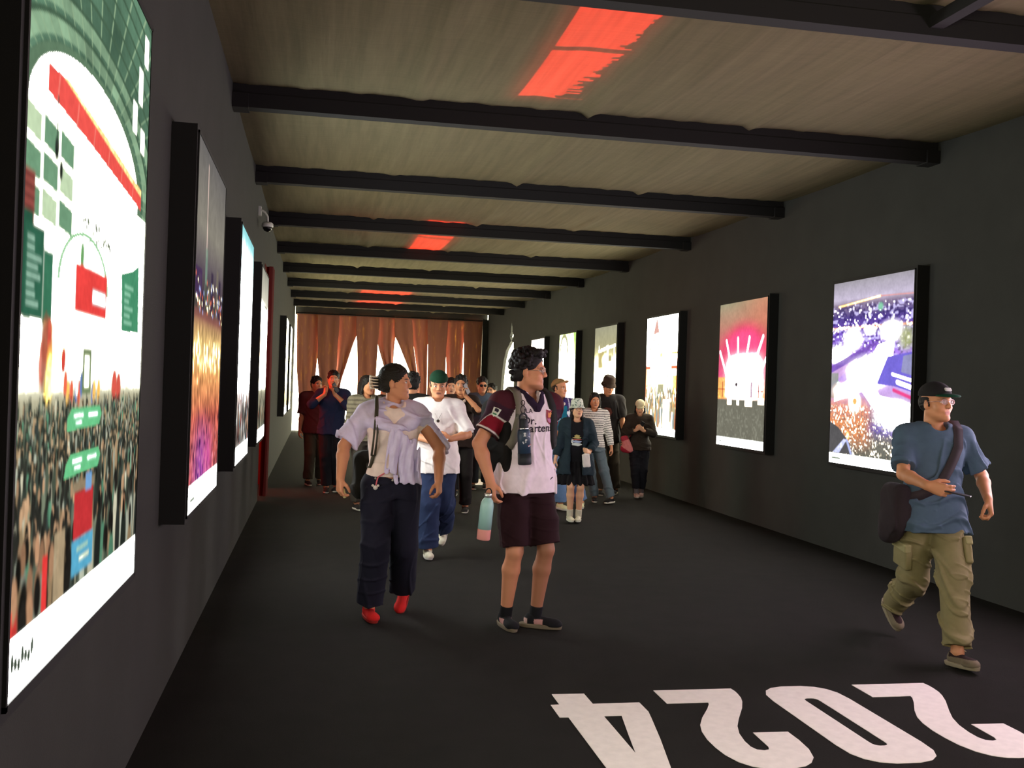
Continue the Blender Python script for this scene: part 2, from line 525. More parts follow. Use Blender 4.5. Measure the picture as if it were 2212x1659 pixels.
# ---------------------------------------------------------------- numbers on the carpet
M_NUM = mat('white_floor_vinyl', (242, 234, 230), 0.7, noise=0.05, nscale=20)
TWO = [(1.762, 5.03), (2.187, 5.029), (2.19, 4.98), (2.186, 4.935), (2.175, 4.87), (2.156, 4.811), (2.115, 4.719), (2.03, 4.563), (1.978, 4.459), (1.944, 4.358), (1.927, 4.26), (1.925, 4.191), (1.937, 4.155), (1.967, 4.143), (1.992, 4.151), (2.005, 4.185), (2.014, 4.366),
       (2.183, 4.361), (2.183, 4.25), (2.173, 4.138), (2.145, 4.04), (2.107, 3.985), (2.064, 3.951), (2.006, 3.933), (1.94, 3.93), (1.887, 3.938), (1.835, 3.968), (1.795, 4.024), (1.771, 4.11), (1.764, 4.20), (1.766, 4.30), (1.781, 4.403), (1.807, 4.49), (1.855, 4.588), (1.933, 4.718), (1.97, 4.79), (1.976, 4.816), (1.76, 4.815)]
FOUR = [(1.218, 5.01), (1.385, 5.008), (1.386, 4.841), (1.625, 4.843), (1.625, 4.70), (1.609, 4.609), (1.555, 4.324), (1.485, 3.993), (1.471, 3.935), (1.216, 3.935), (1.216, 4.655), (1.174, 4.657), (1.174, 4.843), (1.218, 4.845)]
FOURH = [(1.389, 4.656), (1.477, 4.657), (1.426, 4.379), (1.389, 4.166)]
def stadium(x0, x1, y0, y1, ry, n=9):
    rx = (x1 - x0) / 2; cx = (x0 + x1) / 2
    p = []
    for i in range(n + 1):
        a = PI * i / n
        c, s_ = math.cos(a), math.sin(a)
        p.append((cx + rx * math.copysign(abs(c) ** 0.75, c), y1 - ry + ry * abs(s_) ** 0.75))
    for i in range(n + 1):
        a = PI + PI * i / n
        c, s_ = math.cos(a), math.sin(a)
        p.append((cx + rx * math.copysign(abs(c) ** 0.75, c), y0 + ry - ry * abs(s_) ** 0.75))
    return p
ZERO = stadium(2.322, 2.742, 3.935, 5.045, 0.24)
ZEROH = stadium(2.494, 2.570, 4.145, 4.838, 0.05)
def decal(name, poly, hole, dx, dy, label, group):
    import mathutils
    polys = [[Vector((a, b, 0)) for a, b in poly]] + ([[Vector((a, b, 0)) for a, b in hole]] if hole else [])
    tris = mathutils.geometry.tessellate_polygon(polys)
    pts = list(poly) + (list(hole) if hole else [])
    n = len(pts)
    cx = sum(a for a, b in poly) / len(poly); cy = sum(b for a, b in poly) / len(poly)
    V = [(a - cx, b - cy, 0.003) for a, b in pts] + [(a - cx, b - cy, 0.0005) for a, b in pts]
    Fc = []
    for t in tris:
        a, b_, c = [Vector(V[i]) for i in t]
        t2 = t if (b_ - a).cross(c - a).z > 0 else t[::-1]
        Fc.append(tuple(t2)); Fc.append(tuple(i + n for i in t2[::-1]))
    for off, k in ((0, len(poly)), (len(poly), len(hole) if hole else 0)):
        for i in range(k):
            j = (i + 1) % k
            Fc.append((off + i, off + j, off + j + n, off + i + n))
    o = meshobj(name, V, Fc, M_NUM)
    o.location = (cx + dx, cy + dy, 0)
    tag(o, label, 'floor number', group)
decal('floor_number', FOUR, FOURH, 0, 0, 'white 4 on the black carpet at the bottom of the photo', 'nearest year painted on the floor')
decal('floor_number', TWO, None, 0, 0, 'white 2 on the carpet beside the white 4', 'nearest year painted on the floor')
decal('floor_number', ZERO, ZEROH, 0, 0, 'white 0 on the carpet between the two nearest 2s', 'nearest year painted on the floor')
decal('floor_number', TWO, None, 1.123, 0.012, 'white 2 on the carpet running off the right edge of the photo', 'nearest year painted on the floor')
decal('floor_number', ZERO, ZEROH, -0.02, 11.72, 'white 0 on the carpet farther back, behind the person in white tee', 'farther year painted on the floor')
# ================================================================== LIGHTBOX POSTERS
def sm(a, b, x):
    t = np.clip((x - a) / (b - a + 1e-9), 0, 1)
    return t * t * (3 - 2 * t)
class Canvas:
    def __init__(s, w, h, seed=0):
        s.w, s.h = w, h
        u, v = np.meshgrid((np.arange(w) + 0.5) / w, (np.arange(h) + 0.5) / h)
        s.u, s.v = u, v
        s.a = np.zeros((h, w, 3))
        s.r = np.random.RandomState(seed)
    def c(s, rgb, g=1.0):
        return np.array(lin(rgb)) * g
    def mix(s, m, col):
        s.a = s.a * (1 - m[..., None]) + np.asarray(col) * m[..., None]
    def fill(s, rgb, g=1.0): s.a[:] = s.c(rgb, g)
    def vgrad(s, stops):
        vs = [q[0] for q in stops]
        cols = np.array([s.c(*q[1:]) for q in stops])
        for k in range(3): s.a[..., k] = np.interp(s.v, vs, cols[:, k])
    def ell(s, cu, cv, ru, rv, rgb, g=1.0, soft=0.1, al=1.0, ang=0.0):
        du, dv = s.u - cu, (s.v - cv)
        if ang:
            ca, sa = math.cos(ang), math.sin(ang); asp = 1.25
            x = du * ca + dv * asp * sa; y = (-du * sa + dv * asp * ca) / asp
            du, dv = x, y
        r = np.sqrt((du / ru) ** 2 + (dv / rv) ** 2)
        s.mix(al * (1 - sm(1 - soft, 1 + soft, r)), s.c(rgb, g))
    def rect(s, u0, v0, u1, v1, rgb, g=1.0, al=1.0, sf=0.004):
        m = sm(u0 - sf, u0 + sf, s.u) * (1 - sm(u1 - sf, u1 + sf, s.u)) * sm(v0 - sf, v0 + sf, s.v) * (1 - sm(v1 - sf, v1 + sf, s.v))
        s.mix(al * m, s.c(rgb, g))
    def poly(s, pts, rgb, g=1.0, al=1.0):
        ins = np.zeros(s.u.shape, bool)
        n = len(pts)
        for i in range(n):
            (x0, y0), (x1, y1) = pts[i], pts[(i + 1) % n]
            if y0 == y1: continue
            c = ((y0 > s.v) != (y1 > s.v)) & (s.u < (x1 - x0) * (s.v - y0) / (y1 - y0) + x0)
            ins ^= c
        s.mix(al * ins.astype(float), s.c(rgb, g))
    def line(s, x0, y0, x1, y1, w, rgb, g=1.0, al=1.0, soft=0.5):
        dx, dy = x1 - x0, y1 - y0
        t = np.clip(((s.u - x0) * dx + (s.v - y0) * dy) / (dx * dx + dy * dy + 1e-9), 0, 1)
        d = np.hypot(s.u - x0 - t * dx, (s.v - y0 - t * dy) * 1.25)
        s.mix(al * (1 - sm(w * (1 - soft), w * (1 + soft), d)), s.c(rgb, g))
    def noise(s, nu, nv, seed=None):
        g = s.r.rand(int(nv) + 2, int(nu) + 2)
        x = s.u * nu; y = s.v * nv
        i = np.floor(x).astype(int); j = np.floor(y).astype(int)
        fx = x - i; fy = y - j
        fx = fx * fx * (3 - 2 * fx); fy = fy * fy * (3 - 2 * fy)
        return (g[j, i] * (1 - fx) + g[j, i + 1] * fx) * (1 - fy) + (g[j + 1, i] * (1 - fx) + g[j + 1, i + 1] * fx) * fy
    def crowd(s, v0, v1, n, pal, s0=0.006, s1=0.03, skin=(200, 160, 120), u0=0, u1=1, g=1.0, dark=(35, 32, 28)):
        for k in range(n):
            t = (k + s.r.rand()) / n
            v = v0 + (v1 - v0) * t; sz = s0 + (s1 - s0) * t
            u = u0 + (u1 - u0) * s.r.rand()
            col = pal[s.r.randint(len(pal))]
            gg = g * (0.6 + 0.8 * s.r.rand())
            # local window for speed
            a, b = max(0, int((u - 2 * sz) * s.w)), min(s.w, int((u + 2 * sz) * s.w) + 1)
            c, d = max(0, int((v - 2 * sz) * s.h)), min(s.h, int((v + 6 * sz) * s.h) + 1)
            if b <= a or d <= c: continue
            U, Vv = s.u[c:d, a:b], s.v[c:d, a:b]
            body = (1 - sm(0.8, 1.2, np.hypot((U - u) / sz, (Vv - v - 2.8 * sz) / (2.6 * sz))))[..., None]
            s.a[c:d, a:b] = s.a[c:d, a:b] * (1 - body) + s.c(col, gg) * body
            hd = (1 - sm(0.7, 1.2, np.hypot((U - u) / (0.5 * sz), (Vv - v) / (0.75 * sz))))[..., None]
            hc = s.c(dark, gg) if s.r.rand() < 0.8 else s.c(skin, gg)
            s.a[c:d, a:b] = s.a[c:d, a:b] * (1 - hd) + hc * hd
    def stripe(s, v=0.925):
        s.rect(-1, v, 2, 2, (252, 255, 246), 1.6, sf=0.002)

def p_arcade(c):
    c.vgrad([(0, (96, 138, 108), 1), (0.25, (120, 160, 125), 1.2), (0.36, (235, 245, 205), 1.6), (0.5, (255, 255, 240), 2.2), (0.62, (255, 255, 225), 2.0), (0.67, (190, 185, 150), 1.0), (0.72, (92, 102, 84), 1), (1, (92, 104, 88), 1)])
    # glass vault: nested arches
    cu, cv = 0.45, 0.335
    r = np.hypot((c.u - cu) / 0.46, (c.v - cv) / 0.118)
    vault = (r > 1.0) & (c.v < cv + 0.02)
    base = c.c((86, 124, 98), 1.0); lt = c.c((138, 176, 138), 1.1)
    th = np.arctan2((c.v - cv) / 0.118, (c.u - cu) / 0.46)
    ring = (r - 1.0) / 0.25
    frac = ring - np.floor(ring)
    cell = (np.floor(ring) * 37.0 + np.floor(th * 9))
    rnd = (np.sin(cell * 12.9898) * 43758.5453) % 1.0
    g_ = c.noise(5, 9)[..., None]
    tile = base * (0.8 + 0.35 * rnd[..., None]) * (0.7 + 0.6 * g_)
    hi = (frac > 0.40)[..., None] & (ring < 2.2)[..., None]
    tile = np.where(hi, lt * (0.65 + 0.5 * rnd[..., None]) * (0.7 + 0.6 * g_), tile)
    seam = (np.abs((th * 9) % 1.0 - 0.5) > 0.46) & (frac > 0.2)
    tile = np.where(seam[..., None], c.c((150, 182, 140)), tile)
    tile = np.where((frac < 0.20)[..., None], c.c((70, 100, 76)), tile)
    c.a = np.where(vault[..., None], tile, c.a)
    c.a = np.where(((c.v < cv + 0.02) & (r < 1.0) & (c.v > 0.1))[..., None], c.c((255, 255, 240), 2.2), c.a)
    rim = (np.abs(r - 1.0) < 0.045) & (c.v < cv + 0.02)
    c.a = np.where(rim[..., None], c.c((96, 128, 98)), c.a)
    for (u, v, h) in ((0.86, 0.10, 0.06), (0.80, 0.17, 0.05), (0.92, 0.03, 0.05), (0.90, 0.20, 0.04)):
        c.rect(u, v, u + 0.05, v + h, (255, 255, 225), 2.0)
    # red band running down to the right, with its orange upper edge
    c.poly([(0.11, 0.272), (0.19, 0.268), (0.47, 0.287), (0.86, 0.313), (0.93, 0.318), (0.93, 0.342), (0.88, 0.339), (0.40, 0.316), (0.11, 0.306)], (232, 66, 54), 1.2)
    c.poly([(0.19, 0.268), (0.23, 0.264), (0.60, 0.284), (0.93, 0.306), (0.93, 0.318), (0.47, 0.287)], (246, 196, 116), 1.3)
    for k in range(6): c.line(0.18 + k * 0.13, 0.274 + k * 0.0075, 0.17 + k * 0.13, 0.306 + k * 0.006, 0.003, (255, 140, 120), 1.1, al=0.7)
    # windows of the facade at the left
    c.rect(-0.1, 0.33, 0.30, 0.46, (236, 245, 210), 1.3)
    for i in range(3):
        for j in range(3):
            c.poly([(0.0 + 0.1 * i, 0.335 + 0.043 * j), (0.085 + 0.1 * i, 0.340 + 0.043 * j), (0.085 + 0.1 * i, 0.372 + 0.043 * j), (0.0 + 0.1 * i, 0.368 + 0.043 * j)], (112, 160, 122) if (i + j) % 3 else (200, 225, 180), 1.0)
    c.rect(0.0, 0.41, 0.06, 0.47, (150, 70, 60), 1.1)
    for k in range(4): c.rect(0.0, 0.415 + k * 0.012, 0.06, 0.418 + k * 0.012, (100, 45, 40), 1)
    c.ell(0.175, 0.362, 0.012, 0.014, (35, 40, 35), soft=0.3); c.ell(0.205, 0.385, 0.010, 0.012, (35, 40, 35), soft=0.3)
    c.line(0.175, 0.30, 0.175, 0.36, 0.003, (60, 70, 60))
    for k in range(26): c.ell(0.36 + 0.25 * c.r.rand(), 0.42 + 0.03 * c.r.rand(), 0.006, 0.005, (120, 130, 110), soft=0.4)
    # green boards
    c.rect(-0.1, 0.455, 0.055, 0.575, (38, 92, 68), 1); c.rect(0.02, 0.468, 0.12, 0.575, (44, 104, 78), 1); c.rect(0.12, 0.49, 0.175, 0.58, (52, 120, 88), 1)
    for k in range(8):
        c.rect(0.03, 0.482 + k * 0.0105, 0.03 + 0.035 + 0.045 * c.r.rand(), 0.487 + k * 0.0105, (160, 205, 180), 1)
    c.poly([(0.73, 0.47), (0.86, 0.455), (0.93, 0.44), (0.95, 0.56), (0.75, 0.565)], (66, 150, 108), 1)
    for k in range(6): c.rect(0.77, 0.485 + k * 0.012, 0.82 + 0.06 * c.r.rand(), 0.490 + k * 0.012, (150, 215, 180), 1)
    # arch with a plain red stand and a pale board
    r2 = np.hypot((c.u - 0.40) / 0.19, (c.v - 0.52) / 0.075)
    c.a = np.where(((np.abs(r2 - 1) < 0.05) & (c.v < 0.52))[..., None], c.c((150, 200, 150), 1.2), c.a)
    c.ell(0.37, 0.475, 0.015, 0.02, (110, 170, 100), soft=0.3)
    c.rect(0.325, 0.487, 0.585, 0.553, (232, 44, 36), 1.15)
    c.rect(0.46, 0.515, 0.575, 0.535, (205, 240, 235), 1.3)
    c.rect(0.34, 0.558, 0.56, 0.585, (140, 210, 140), 1.2, al=0.8); c.rect(0.37, 0.566, 0.43, 0.573, (240, 255, 240), 1.6); c.rect(0.48, 0.567, 0.54, 0.573, (240, 255, 240), 1.6)
    c.rect(0.13, 0.575, 0.30, 0.62, (250, 210, 120), 1.5, al=0.8)
    for (u, v, ru, rv) in ((0.15, 0.60, 0.030, 0.028), (0.13, 0.625, 0.022, 0.030), (0.165, 0.585, 0.018, 0.014), (0.17, 0.62, 0.02, 0.03)): c.ell(u, v, ru, rv, (222, 70, 48), 1.0, soft=0.35, al=0.9)
    for (u, v, ru, rv) in ((0.175, 0.64, 0.022, 0.034), (0.16, 0.655, 0.018, 0.02)): c.ell(u, v, ru, rv, (250, 205, 70), 1.4, soft=0.4, al=0.9)
    c.poly([(0.12, 0.575), (0.145, 0.56), (0.16, 0.575), (0.15, 0.66), (0.13, 0.66)], (120, 90, 60), 1.0, al=0.5)
    c.ell(0.26, 0.62, 0.014, 0.016, (225, 60, 40), soft=0.2); c.ell(0.69, 0.655, 0.026, 0.028, (226, 80, 60), 1.0, soft=0.25); c.ell(0.735, 0.658, 0.024, 0.026, (226, 80, 60), 1.0, soft=0.25)
    for k in range(14): c.ell(0.25 + 0.3 * c.r.rand(), 0.645 + 0.02 * c.r.rand(), 0.012, 0.018, [(230, 90, 50), (250, 190, 70), (90, 120, 180), (240, 240, 220)][k % 4], 1.2, soft=0.3)
    c.rect(0.40, 0.60, 0.47, 0.665, (120, 140, 95), 1); c.rect(0.415, 0.61, 0.455, 0.655, (235, 240, 200), 1.5)
    # the crowd, growing toward the bottom
    pal = [(48, 56, 48), (62, 72, 62), (84, 96, 78), (118, 128, 104), (205, 200, 170), (140, 118, 84), (56, 66, 62), (170, 140, 100), (96, 160, 124), (42, 46, 42), (166, 172, 152), (92, 104, 88)]
    c.crowd(0.665, 0.76, 900, pal, 0.004, 0.010, (190, 160, 120), g=1.0, dark=(50, 52, 44))
    c.crowd(0.74, 0.86, 330, pal, 0.010, 0.024, (190, 150, 110), g=0.95, dark=(46, 46, 40))
    # signs and a plain red box stand
    for (v, s_) in ((0.683, 0), (0.745, 0.012)):
        c.poly([(0.30, v + 0.012), (0.33, v), (0.555, v), (0.575, v + 0.012), (0.555, v + 0.028), (0.30 - s_, v + 0.03)], (96, 196, 130), 1.1)
        c.rect(0.345, v + 0.008, 0.42, v + 0.013, (220, 255, 235), 1.3); c.rect(0.46, v + 0.009, 0.54, v + 0.014, (220, 255, 235), 1.3); c.rect(0.36, v + 0.018, 0.41, v + 0.022, (220, 255, 235), 1.3)
    c.rect(0.36, 0.785, 0.53, 0.80, (150, 130, 100), 1); c.rect(0.37, 0.80, 0.52, 0.866, (206, 28, 34), 1); c.rect(0.455, 0.778, 0.505, 0.803, (110, 165, 220), 1)
    c.rect(0.36, 0.866, 0.53, 0.915, (70, 165, 200), 1.1); c.rect(0.40, 0.878, 0.49, 0.884, (170, 215, 190), 1); c.rect(0.42, 0.893, 0.50, 0.899, (220, 230, 190), 1.2)
    c.crowd(0.84, 0.93, 26, pal + [(210, 40, 30), (190, 170, 130)], 0.026, 0.044, (190, 140, 100), g=0.85, u1=0.36)
    c.crowd(0.80, 0.90, 16, pal, 0.020, 0.032, (190, 140, 100), g=0.85, u0=0.55)
    c.rect(0.17, 0.86, 0.20, 0.93, (230, 30, 25), 1.1); c.rect(-0.1, 0.90, 0.015, 0.93, (235, 35, 20), 1.2); c.rect(0.24, 0.84, 0.31, 0.93, (190, 165, 125), 1.0, al=0.8)
    c.stripe(0.93)
    for k in range(7): c.ell(0.024 + 0.017 * k, 0.962 + 0.004 * ((k * 7) % 3 - 1), 0.0075, 0.0085 + 0.003 * (k % 3 == 0), (52, 70, 50), 0.8, soft=0.2)

def p_nightcrowd(c):
    c.vgrad([(0, (104, 100, 98), 1), (0.22, (140, 134, 120), 1), (0.33, (96, 84, 92), 1), (0.42, (70, 52, 60), 1), (0.47, (150, 92, 80), 1), (0.56, (255, 212, 120), 1.5), (0.63, (250, 170, 90), 1.2), (0.75, (222, 100, 72), 1), (0.93, (226, 96, 90), 1)])
    c.line(0.33, 0.04, 0.34, 0.29, 0.008, (240, 205, 190), 1.1); c.rect(0.31, 0.27, 0.38, 0.42, (120, 150, 130), 1, al=0.8)
    for k in range(9):
        u = 0.02 + 0.1 * k; h = 0.30 + 0.1 * c.r.rand()
        c.rect(u, h, u + 0.08, 0.45, [(78, 74, 70), (120, 110, 96), (60, 46, 70)][k % 3], 1, al=0.9)
    c.rect(0.02, 0.34, 0.22, 0.42, (70, 40, 90), 1, al=0.8)
    for k in range(70): c.ell(c.r.rand(), 0.36 + 0.10 * c.r.rand(), 0.008, 0.006, [(255, 240, 170), (255, 120, 60), (170, 190, 255)][k % 3], 1.5, soft=0.4)
    st = c.noise(60, 34); s2 = c.noise(110, 60)
    m = sm(0.46, 0.52, c.v)
    tone = (0.30 + 1.2 * st * (0.4 + s2))[..., None]
    c.a = c.a * (1 - m[..., None]) + c.a * tone * m[..., None]
    pm = sm(0.70, 0.9, c.v) * np.exp(-((c.u - 0.34) / 0.20) ** 2)
    c.mix(pm * 0.65, c.c((120, 30, 210), 1.0)); 
    pm2 = sm(0.74, 0.9, c.v) * np.exp(-((c.u - 0.60) / 0.13) ** 2)
    c.mix(pm2 * 0.7, c.c((235, 60, 190), 1.0))
    c.mix(sm(0.72, 0.9, c.v) * (s2 > 0.72) * 0.6, c.c((255, 150, 170), 1.1))
    c.mix(sm(0.66, 0.8, c.v) * (st * s2 < 0.12) * 0.7, c.c((60, 20, 50), 1.0))
    c.stripe()
    c.rect(0.08, 0.960, 0.20, 0.972, (120, 140, 110), 0.8)

def p_cyan(c):
    c.vgrad([(0, (120, 200, 205), 1.2), (0.15, (190, 240, 240), 1.5), (0.3, (250, 255, 250), 2.2), (0.6, (255, 255, 250), 2.4), (0.7, (235, 225, 215), 1.5), (0.93, (140, 140, 130), 1)])
    c.line(0.95, 0.1, 0.85, 0.6, 0.02, (190, 160, 150), 1.1)
    c.crowd(0.66, 0.9, 160, [(60, 62, 60), (90, 120, 130), (150, 140, 130), (190, 100, 90), (220, 225, 220)], 0.012, 0.03, g=1.0)
    c.rect(0.45, 0.70, 0.55, 0.93, (70, 60, 60), 1, al=0.6)
    c.stripe()
def p_plaza(c):
    c.vgrad([(0, (150, 150, 135), 1), (0.18, (205, 200, 180), 1.2), (0.3, (255, 255, 235), 2.0), (0.6, (255, 255, 225), 2.3), (0.72, (200, 195, 160), 1.1), (0.93, (120, 118, 100), 1)])
    c.rect(0.6, 0.22, 0.66, 0.30, (60, 60, 56), 1); c.rect(0.5, 0.20, 0.9, 0.213, (110, 108, 96), 1)
    c.rect(0, 0.35, 0.22, 0.55, (240, 200, 150), 1.2, al=0.8); c.rect(0.0, 0.82, 0.2, 0.93, (200, 70, 50), 1, al=0.8)
    c.crowd(0.68, 0.88, 150, [(80, 84, 72), (120, 116, 96), (170, 165, 140), (60, 56, 50)], 0.01, 0.028, g=1.0)
    c.stripe()
def p_warm(c, seed_tone=(255, 250, 190)):
    c.vgrad([(0, (240, 240, 200), 1.4), (0.25, (255, 252, 205), 2.2), (0.6, seed_tone, 2.0), (0.93, (250, 225, 130), 1.5)])
    c.crowd(0.62, 0.88, 120, [(210, 190, 130), (240, 200, 120), (190, 180, 140), (240, 220, 170)], 0.012, 0.03, (220, 190, 140), g=1.3, dark=(170, 150, 100))
    c.stripe()
def p_aerial(c):
    c.vgrad([(0, (164, 158, 168), 1.0), (0.10, (198, 186, 212), 1.1), (0.13, (150, 130, 160), 1), (0.2, (86, 64, 150), 1), (0.28, (112, 70, 200), 1.1), (0.4, (170, 120, 240), 1.2), (0.6, (200, 160, 230), 1.2), (0.78, (150, 140, 130), 1.0), (0.94, (110, 112, 100), 1.0)])
    n1 = c.noise(16, 60); n2 = c.noise(50, 90); n3 = c.noise(8, 12)
    band = sm(0.125, 0.15, c.v) * (1 - sm(0.38, 0.48, c.v))
    c.mix(band * (n1 > 0.55) * (n2 > 0.45) * 0.8, c.c((196, 186, 240), 1.3))
    c.mix(band * (n2 < 0.3) * 0.7, c.c((50, 34, 110), 1.0))
    c.mix(band * (n2 > 0.86), c.c((255, 250, 255), 2.0))
    c.line(0.08, 0.135, 0.62, 0.105, 0.007, (255, 190, 90), 1.6); c.line(0.62, 0.105, 1.0, 0.115, 0.004, (220, 150, 150), 1.2)
    c.ell(0.62, 0.16, 0.03, 0.02, (130, 210, 170), 1.1, soft=0.5)
    c.line(0.0, 0.255, 1.0, 0.262, 0.008, (250, 140, 60), 1.3, al=0.8)
    for k in range(60): c.ell(c.r.rand(), 0.25 + 0.02 * c.r.rand(), 0.010, 0.006, (255, 220, 160), 1.8, soft=0.5)
    # lit blocks and the river of light
    for (u, v, ru, rv) in ((0.28, 0.32, 0.10, 0.05), (0.76, 0.29, 0.11, 0.045), (0.10, 0.40, 0.13, 0.04), (0.5, 0.28, 0.06, 0.02)):
        c.ell(u, v, ru, rv, (255, 245, 255), 2.4, soft=0.7)
    c.ell(0.93, 0.33, 0.09, 0.06, (190, 200, 110), 1.0, soft=0.6, al=0.8)
    c.poly([(0.0, 0.46), (0.45, 0.36), (0.62, 0.34), (0.3, 0.46), (0.0, 0.52)], (120, 70, 190), 1.0, al=0.85)
    c.poly([(0.0, 0.50), (0.35, 0.42), (0.30, 0.47), (0.0, 0.56)], (206, 160, 220), 1.2, al=0.9)
    c.poly([(0.60, 0.36), (0.80, 0.33), (0.78, 0.42), (0.56, 0.55), (0.64, 0.62), (1.02, 0.66), (1.02, 0.78), (0.72, 0.80), (0.62, 0.72), (0.42, 0.60), (0.05, 0.66), (0.05, 0.60), (0.40, 0.48), (0.52, 0.42)], (255, 250, 255), 2.6)
    c.ell(0.82, 0.72, 0.20, 0.07, (255, 250, 252), 2.6, soft=0.5); c.ell(0.50, 0.50, 0.22, 0.07, (255, 250, 255), 2.4, soft=0.7)
    c.poly([(0.72, 0.42), (1.02, 0.40), (1.02, 0.60), (0.80, 0.57), (0.60, 0.56)], (112, 96, 220), 1.1)
    c.poly([(0.90, 0.42), (1.02, 0.41), (1.02, 0.52), (0.88, 0.50)], (150, 150, 200), 1.0)
    c.line(0.78, 0.51, 1.02, 0.545, 0.009, (240, 225, 255), 2.0); c.line(0.84, 0.55, 1.02, 0.58, 0.012, (255, 240, 255), 2.4)
    c.line(0.80, 0.59, 1.02, 0.63, 0.012, (230, 40, 130), 1.2)
    c.rect(0.0, 0.50, 0.10, 0.64, (130, 160, 110), 1.0, al=0.7); c.ell(0.10, 0.56, 0.02, 0.012, (150, 230, 190), 1.5, soft=0.4)
    c.ell(0.16, 0.60, 0.12, 0.04, (255, 220, 200), 1.8, soft=0.6)
    om = sm(0.60, 0.70, c.v) * (1 - sm(0.80, 0.95, c.v)) * (1 - sm(0.42, 0.62, c.u))
    c.mix(om * (0.5 + 0.5 * n2), c.c((245, 140, 60), 1.2))
    pm = np.exp(-((c.v - 0.79) / 0.04) ** 2) * sm(0.45, 0.6, c.u)
    c.mix(pm * 0.8 * (0.4 + 0.6 * n2), c.c((110, 70, 220), 1.1))
    c.ell(0.33, 0.66, 0.07, 0.05, (255, 240, 200), 2.0, soft=0.5); c.ell(0.33, 0.655, 0.03, 0.02, (250, 170, 80), 1.3, soft=0.3)
    sp = sm(0.64, 0.72, c.v)
    c.mix(sp * (c.noise(90, 110) > 0.72) * 0.8, c.c((255, 235, 200), 1.5)); c.mix(sp * (c.noise(90, 110) < 0.25) * 0.6, c.c((90, 84, 84), 1.0))
    c.poly([(0.0, 0.77), (0.12, 0.80), (0.28, 0.88), (0.30, 0.94), (0.0, 0.94)], (92, 90, 92), 1.0)
    c.poly([(0.05, 0.94), (0.20, 0.86), (0.24, 0.865), (0.14, 0.94)], (190, 195, 235), 1.3); c.line(0.24, 0.865, 0.30, 0.935, 0.012, (170, 180, 235), 1.2)
    c.ell(0.25, 0.84, 0.02, 0.02, (255, 190, 90), 1.5, soft=0.4)
    c.stripe(0.945)
    c.rect(0.04, 0.965, 0.16, 0.975, (120, 140, 110), 0.8)
def p_stage(c):
    c.vgrad([(0, (165, 160, 125), 1), (0.15, (200, 140, 115), 1.0), (0.3, (226, 90, 110), 1.0), (0.5, (240, 70, 130), 1.1), (0.66, (255, 160, 80), 1.4), (0.68, (120, 118, 100), 1.0), (0.93, (128, 130, 112), 1.0)])
    c.mix(np.exp(-((c.u - 1.0) / 0.5) ** 2) * (1 - sm(0.2, 0.5, c.v)) * 0.5, c.c((240, 120, 80), 1.0))
    c.ell(0.55, 0.35, 0.46, 0.19, (240, 40, 100), 1.1, soft=0.35)
    c.ell(0.55, 0.34, 0.36, 0.14, (250, 60, 130), 1.2, soft=0.3)
    # blown-out heart of the stage and its beams
    m = np.exp(-((c.u - 0.56) / 0.33) ** 4 - ((c.v - 0.52) / 0.135) ** 4)
    c.mix(np.clip(m * 1.3, 0, 1), c.c((255, 250, 245), 3.0))
    for (x0, y0, x1, y1) in ((0.17, 0.265, 0.27, 0.42), (0.42, 0.255, 0.43, 0.40), (0.66, 0.255, 0.60, 0.40), (0.93, 0.255, 0.80, 0.40), (0.03, 0.34, 0.20, 0.52), (1.0, 0.40, 0.86, 0.52)):
        c.line(x0, y0, x1, y1, 0.014, (255, 225, 245), 2.2, soft=0.6)
    c.rect(0.0, 0.52, 0.16, 0.67, (255, 170, 60), 1.4, al=0.85)
    c.rect(0.41, 0.47, 0.425, 0.66, (60, 40, 50), 1); c.ell(0.41, 0.57, 0.03, 0.015, (60, 40, 50), soft=0.3)
    c.rect(0.71, 0.55, 0.74, 0.66, (150, 60, 120), 1); c.rect(0.86, 0.55, 0.88, 0.66, (170, 50, 50), 1); c.rect(0.10, 0.55, 0.115, 0.66, (170, 60, 40), 1)
    c.rect(0.80, 0.61, 0.95, 0.617, (170, 50, 50), 1); c.rect(0.0, 0.60, 0.16, 0.606, (160, 60, 40), 1)
    c.rect(-1, 0.675, 2, 1, (120, 118, 102), 1.0)
    for (u0, u1, v1) in ((0.22, 0.32, 0.71), (0.43, 0.48, 0.71), (0.60, 0.75, 0.715), (0.86, 0.98, 0.70)):
        c.rect(u0, 0.66, u1, v1, (255, 225, 180), 2.0)
    n = c.noise(50, 60)
    c.mix(sm(0.70, 0.75, c.v) * (n > 0.7) * 0.3, c.c((170, 170, 150), 1.0))
    c.stripe(0.94); c.rect(0.06, 0.965, 0.12, 0.975, (120, 140, 110), 0.8)
